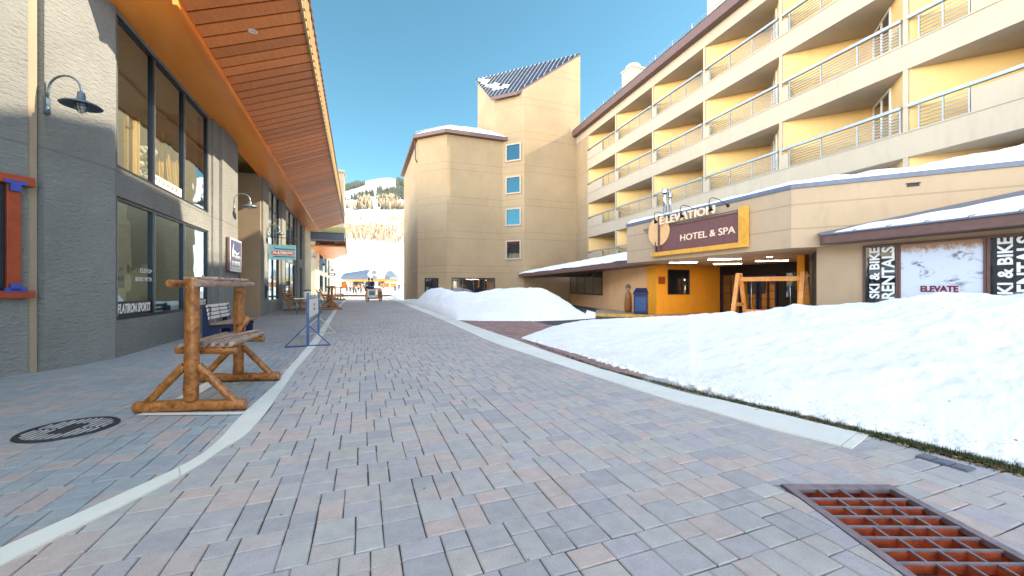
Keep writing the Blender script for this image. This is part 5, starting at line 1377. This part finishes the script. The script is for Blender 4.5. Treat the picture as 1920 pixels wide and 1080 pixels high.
def person(label, loc, rz, top='cloth_navy', legs='cloth_black', hair='bark', pose='stand', sc=1.0, group=None):
    t = thing('person', label, 'person', loc, rz, group); t.scale = (sc,)*3
    if pose == 'sit':
        K = dict(pel=(0, 0, .0), ch=(0, -.03, .42), nk=(0, -.02, .56), hd=(0, .0, .72), kn=(.12, .45, .02), ft=(.12, .45, -.45), toe=(.12, .6, -.47), sh=(.19, -.03, .48), el=(.27, .12, .24), ha=(.18, .36, .20))
    else:
        K = dict(pel=(0, 0, .92), ch=(0, 0, 1.32), nk=(0, 0, 1.47), hd=(0, .01, 1.63), kn=(.11, .05, .50), ft=(.12, -.02, .07), toe=(.13, .16, .04), sh=(.19, 0, 1.40), el=(.27, .02, 1.12), ha=(.24, .16, .90))
    mir = lambda p: (-p[0], p[1], p[2])
    J = [(K['pel'], (.15, .11)), (K['ch'], (.17, .11)), (K['nk'], .055), (K['hd'], (.085, .10)), ((K['hd'][0], K['hd'][1]+.01, K['hd'][2]+.11), (.06, .07))]; E = [(0, 1), (1, 2), (2, 3), (3, 4)]
    for f in (lambda p: p, mir):
        n = len(J); hip = (K['pel'][0]+.10, K['pel'][1]+.02, K['pel'][2]-.04)
        J += [(f(hip), .09), (f(K['kn']), .062), (f(K['ft']), .045), (f(K['toe']), .04), (f(K['sh']), .06), (f(K['el']), .042), (f(K['ha']), .033)]
        E += [(0, n), (n, n+1), (n+1, n+2), (n+2, n+3), (1, n+4), (n+4, n+5), (n+5, n+6)]
    skin_body('body', J, E, M['skin'], t)
    # clothing over the body
    Jj = [(K['pel'], (.165, .125)), (K['ch'], (.185, .125)), ((K['nk'][0], K['nk'][1], K['nk'][2]-.03), .07)]; Ej = [(0, 1), (1, 2)]
    for f in (lambda p: p, mir):
        n = len(Jj); Jj += [(f(K['sh']), .075), (f(K['el']), .058), (f(tuple(lerp(a, b, .85) for a, b in zip(K['el'], K['ha']))), .048)]; Ej += [(1, n), (n, n+1), (n+1, n+2)]
    skin_body('jacket', Jj, Ej, M[top], t)
    Jl = [(K['pel'], (.16, .12))]; El = []
    for f in (lambda p: p, mir):
        n = len(Jl); hip = (K['pel'][0]+.10, K['pel'][1]+.02, K['pel'][2]-.06); Jl += [(f(hip), .105), (f(K['kn']), .078), (f(K['ft']), .062)]; El += [(0, n), (n, n+1), (n+1, n+2)]
    skin_body('trousers', Jl, El, M[legs], t)
    h = K['hd']; m = MB(); m.lathe([(.0, .17), (.07, .15), (.11, .09), (.118, .03), (.10, .0)], (h[0], h[1]-.01, h[2]), 12); m.build('hair', M[hair], t, local=True)
    m = MB(); m.lathe([(0, .035), (.012, .02), (.016, 0), (0, -.01)], (h[0], h[1]+.10, h[2]+.02), 6); m.build('nose', M['skin'], t, local=True)
    return t
q = G(700, 565.5)
ct = thing('wooden_cart', 'wooden two-wheeled street cart with pale front panel', 'cart', (q.x, q.y, 0), YAW*-1)
M4 = Matrix.Identity(4)
for s in (-1, 1):
    m = MB(); x = s*.72
    m.lathe([(0, -.06), (.12, -.07), (.12, .07), (0, .06)], n=12, M=Matrix.Translation((x, .2, .62))@Matrix.Rotation(pi/2, 4, 'Y'))
    for k in range(12): a = k*pi/6; m.beam((x, .2+cos(a)*.1, .62+sin(a)*.1), (x, .2+cos(a)*.58, .62+sin(a)*.58), .035, .035, (1, 0, 0))
    m.lathe([(.55, -.04), (.62, -.04), (.62, .04), (.55, .04), (.55, -.04)], n=28, M=Matrix.Translation((x, .2, .62))@Matrix.Rotation(pi/2, 4, 'Y')); m.build('wheel', M['log'], ct, local=True)
    m = MB(); m.box((s*.60-.06, -.35, .35), (s*.60+.06, .9, 1.45)); m.build('side_frame', M['lumber'], ct, local=True)
m = MB(); m.box((-.56, -.32, .38), (.56, .95, .5)); m.box((-.56, -.40, .32), (.56, -.32, .42)); m.build('deck', M['trim'], ct, local=True)
m = MB(); m.box((-.50, -.39, .45), (.50, -.35, 1.35)); m.build('front_panel', M['white'], ct, local=True, bevel=.01)
m = MB(); m.box((-.34, -.396, .7), (.30, -.391, 1.2)); m.build('panel_badge', M['frame_grey'], ct, local=True)
m = MB(); m.box((-.56, .1, 1.35), (.56, .9, 1.5)); m.build('seat', M['redwood'], ct, local=True)
person('person in a navy jacket and dark cap riding on the wooden cart, facing the camera', (q.x-.12, q.y+.45, 1.58), pi-YAW, 'cloth_navy', 'cloth_navy', pose='sit', sc=1.15)
person('person in a teal jacket sitting behind the driver on the wooden cart', (q.x-.45, q.y+1.0, 1.62), pi-YAW, 'cloth_teal', 'cloth_black', pose='sit', sc=1.15)
# skiers at the lift
tops = ['cloth_black', 'cloth_navy', 'cloth_red', 'cloth_teal', 'cloth_orange']; names = ['black', 'navy', 'red', 'teal', 'orange']
protos = {}
rnd = random.Random(3)
lst = [(651, 66), (657, 70), (663, 74), (667, 69), (672, 78), (677, 72), (683, 80), (688, 74), (713, 76), (719, 82), (741, 74), (748, 80)]
for k, (px, d) in enumerate(lst):
    c = k % 5; q = P(px, 540, d); z = hill(px, d).z; ordn = ['first', 'second', 'third', 'fourth', 'fifth', 'sixth', 'seventh', 'eighth', 'ninth', 'tenth', 'eleventh', 'twelfth'][k]
    lab = 'distant skier in a %s jacket by the lift station, %s from the left' % (names[c], ordn)
    if c not in protos: protos[c] = person(lab, (q.x, q.y, z), rnd.uniform(0, 6), tops[c], group='skiers by the lift station')
    else: dup(protos[c], (q.x, q.y, z), rnd.uniform(0, 6), lab)

# ============================================================ LIFT STATION
D_ = 105
ls = thing('lift_station', 'ski lift station with rounded blue-grey roof and orange base', 'lift station', tuple(P(681, 540, D_)[:2])+(0,))
def LS(px, py, back=0): q = P(px, py, D_+back); return q
sec = [(0, 0.0), (.6, 1.3), (2.4, 2.7), (5.5, 3.2), (8.5, 2.7), (10.3, 1.3), (11, 0)]
def hull(px0, px1, z0, mat, name, shr0=0, shr1=0, hs=1.0, hl=1.0):
    a, b = LS(px0, 540), LS(px1, 540); dirv = Vector((SA, CA, 0)); m = MB()
    for (p, shr, H) in ((a, shr0, hs), (b, shr1, hl)):
        for (y, z) in sec: v = p+dirv*(y); v.z = z0+z*H; 
    r0 = [a+dirv*y+Vector((0, 0, z0+z*hs-a.z)) for y, z in sec]; r1 = [b+dirv*y+Vector((0, 0, z0+z*hl-b.z)) for y, z in sec]
    for k in range(len(sec)-1): m.poly([r0[k], r1[k], r1[k+1], r0[k+1]])
    m.poly(r0[::-1]); m.poly(r1); return m.build(name, mat, ls)
zb = LS(681, 523.5).z
a = LS(637, 525); 
m = MB(); dirv = Vector((SA, CA, 0)); rt = Vector((CA, -SA, 0))
hull(638, 687, zb, M['station_roof'], 'roof_panel', hs=.62, hl=.98); hull(687.2, 721, zb, M['station_pale'], 'roof_end', hs=1.0, hl=.86); hull(721.1, 729, zb, M['station_roof'], 'roof_nose', hs=.8, hl=.25)
for px, w_ in ((690, 3.2), (701.5, 5)):
    m = MB(); p0 = LS(px-w_*.4, 521.8, -.25); p1 = LS(px+w_, 521.8, .05); p2 = LS(px+w_-2, 508, 1.7); p3 = LS(px-w_*.6, 508, 1.6); m.poly([p0, p1, p2, p3]); m.build('station_window', M['glass_dark'], ls)
def slab(px0, px1, py0, py1, mat, name, dep=9.5, back=.5):
    a, b = LS(px0, 540, back), LS(px1, 540, back); z0, z1 = LS(0, py1, back).z, LS(0, py0, back).z
    m = MB(); m.prism([(a.x, a.y), (b.x, b.y), (b.x+SA*dep, b.y+CA*dep), (a.x+SA*dep, a.y+CA*dep)], z0, z1); return m.build(name, mat, ls)
slab(648, 726, 520.8, 527.6, M['station_orange'], 'orange_band'); slab(642, 648, 521, 527, M['station_pale'], 'end_panel')
for px in (660, 684, 708, 722): slab(px-1.2, px+1.2, 527.6, 540, M['station_pale'], 'support_column', 6)
slab(655, 685, 528, 533, M['station_pale'], 'station_booth', 4, 3)
# banners and fences round the lift
for k, (px0, px1, py0, py1, d, mt, nm, lab) in enumerate(((714, 730, 530.5, 538.5, 88, 'cloth_orange', 'banner_fence', 'orange banner fence right of the lift station'), (732, 743, 531, 538.5, 84, 'station_orange', 'banner_fence', 'amber banner fence farthest right by the lift'), (640, 650, 527.5, 541, 72, 'cloth_orange', 'flag_banner', 'orange flag banner at the end of the left shops'))):
    a = P(px0, 540, d); b = P(px1, 540, d); z0, z1 = P(0, py1, d).z, P(0, py0, d).z
    t = thing(nm, lab, 'banner', (a.x, a.y, max(0, z0-.6)))
    m = MB(); m.beam((a.x, a.y, (z0+z1)/2), (b.x, b.y, (z0+z1)/2), .05, z1-z0); m.build('banner', M[mt], t)
    for f in (0, .5, 1): c = a.lerp(b, f); m = MB(); m.beam((c.x, c.y+.06, z0-1.4), (c.x, c.y+.06, z1+.1), .06, .06); m.build('post', M['white'], t)
q = P(761, 540, 62); t = thing('timber_gatepost', 'brown timber post and sign at the far end of the snow bank', 'post', (q.x, q.y, 0)); m = MB(); m.box((q.x-.3, q.y-.3, 0), (q.x+.3, q.y+.3, 2.0)); m.build('post', M['log_grey'], t); m = MB(); m.box((q.x-.4, q.y-.4, 2.0), (q.x+1.6, q.y+.4, 2.15)); m.build('cap', M['trim'], t)
q = P(741, 540, 300); z = hill(713, 300).z; q = P(713, 540, 300); tw = thing('lift_tower', 'single thin lift tower standing on the open ski slope', 'lift tower', (q.x, q.y, z-1))
m = MB(); m.tube([(q.x, q.y, z-1), (q.x, q.y, z+5.2)], .25, 8); m.build('mast', M['trim'], tw); m = MB(); m.beam((q.x-1.6, q.y, z+5.2), (q.x+1.6, q.y, z+5.2), .3, .3); m.build('cross_arm', M['trim'], tw)
q = P(776, 540, 75); ft = thing('conifer_tree', 'small snowy conifer beside the corner of the tower', 'tree', (q.x, q.y, 0))
m = MB(); m.tube([(q.x, q.y, 0), (q.x, q.y, 4.3)], [.14, .03], 6); m.build('trunk', M['bark'], ft)
m = MB()
for k in range(1500):
    h = random.random()**.8; z = .6+h*3.9; r = (1-h)*1.25*random.uniform(.3, 1); a = random.uniform(0, 6.28); c = Vector((q.x+cos(a)*r, q.y+sin(a)*r, z-r*.15)); e = Vector((cos(a), sin(a), -.3))*.22; s = Vector((-sin(a), cos(a), 0))*.05
    m.poly([c-s, c+s, c+e])
m.build('crown', M['conifer'], ft)
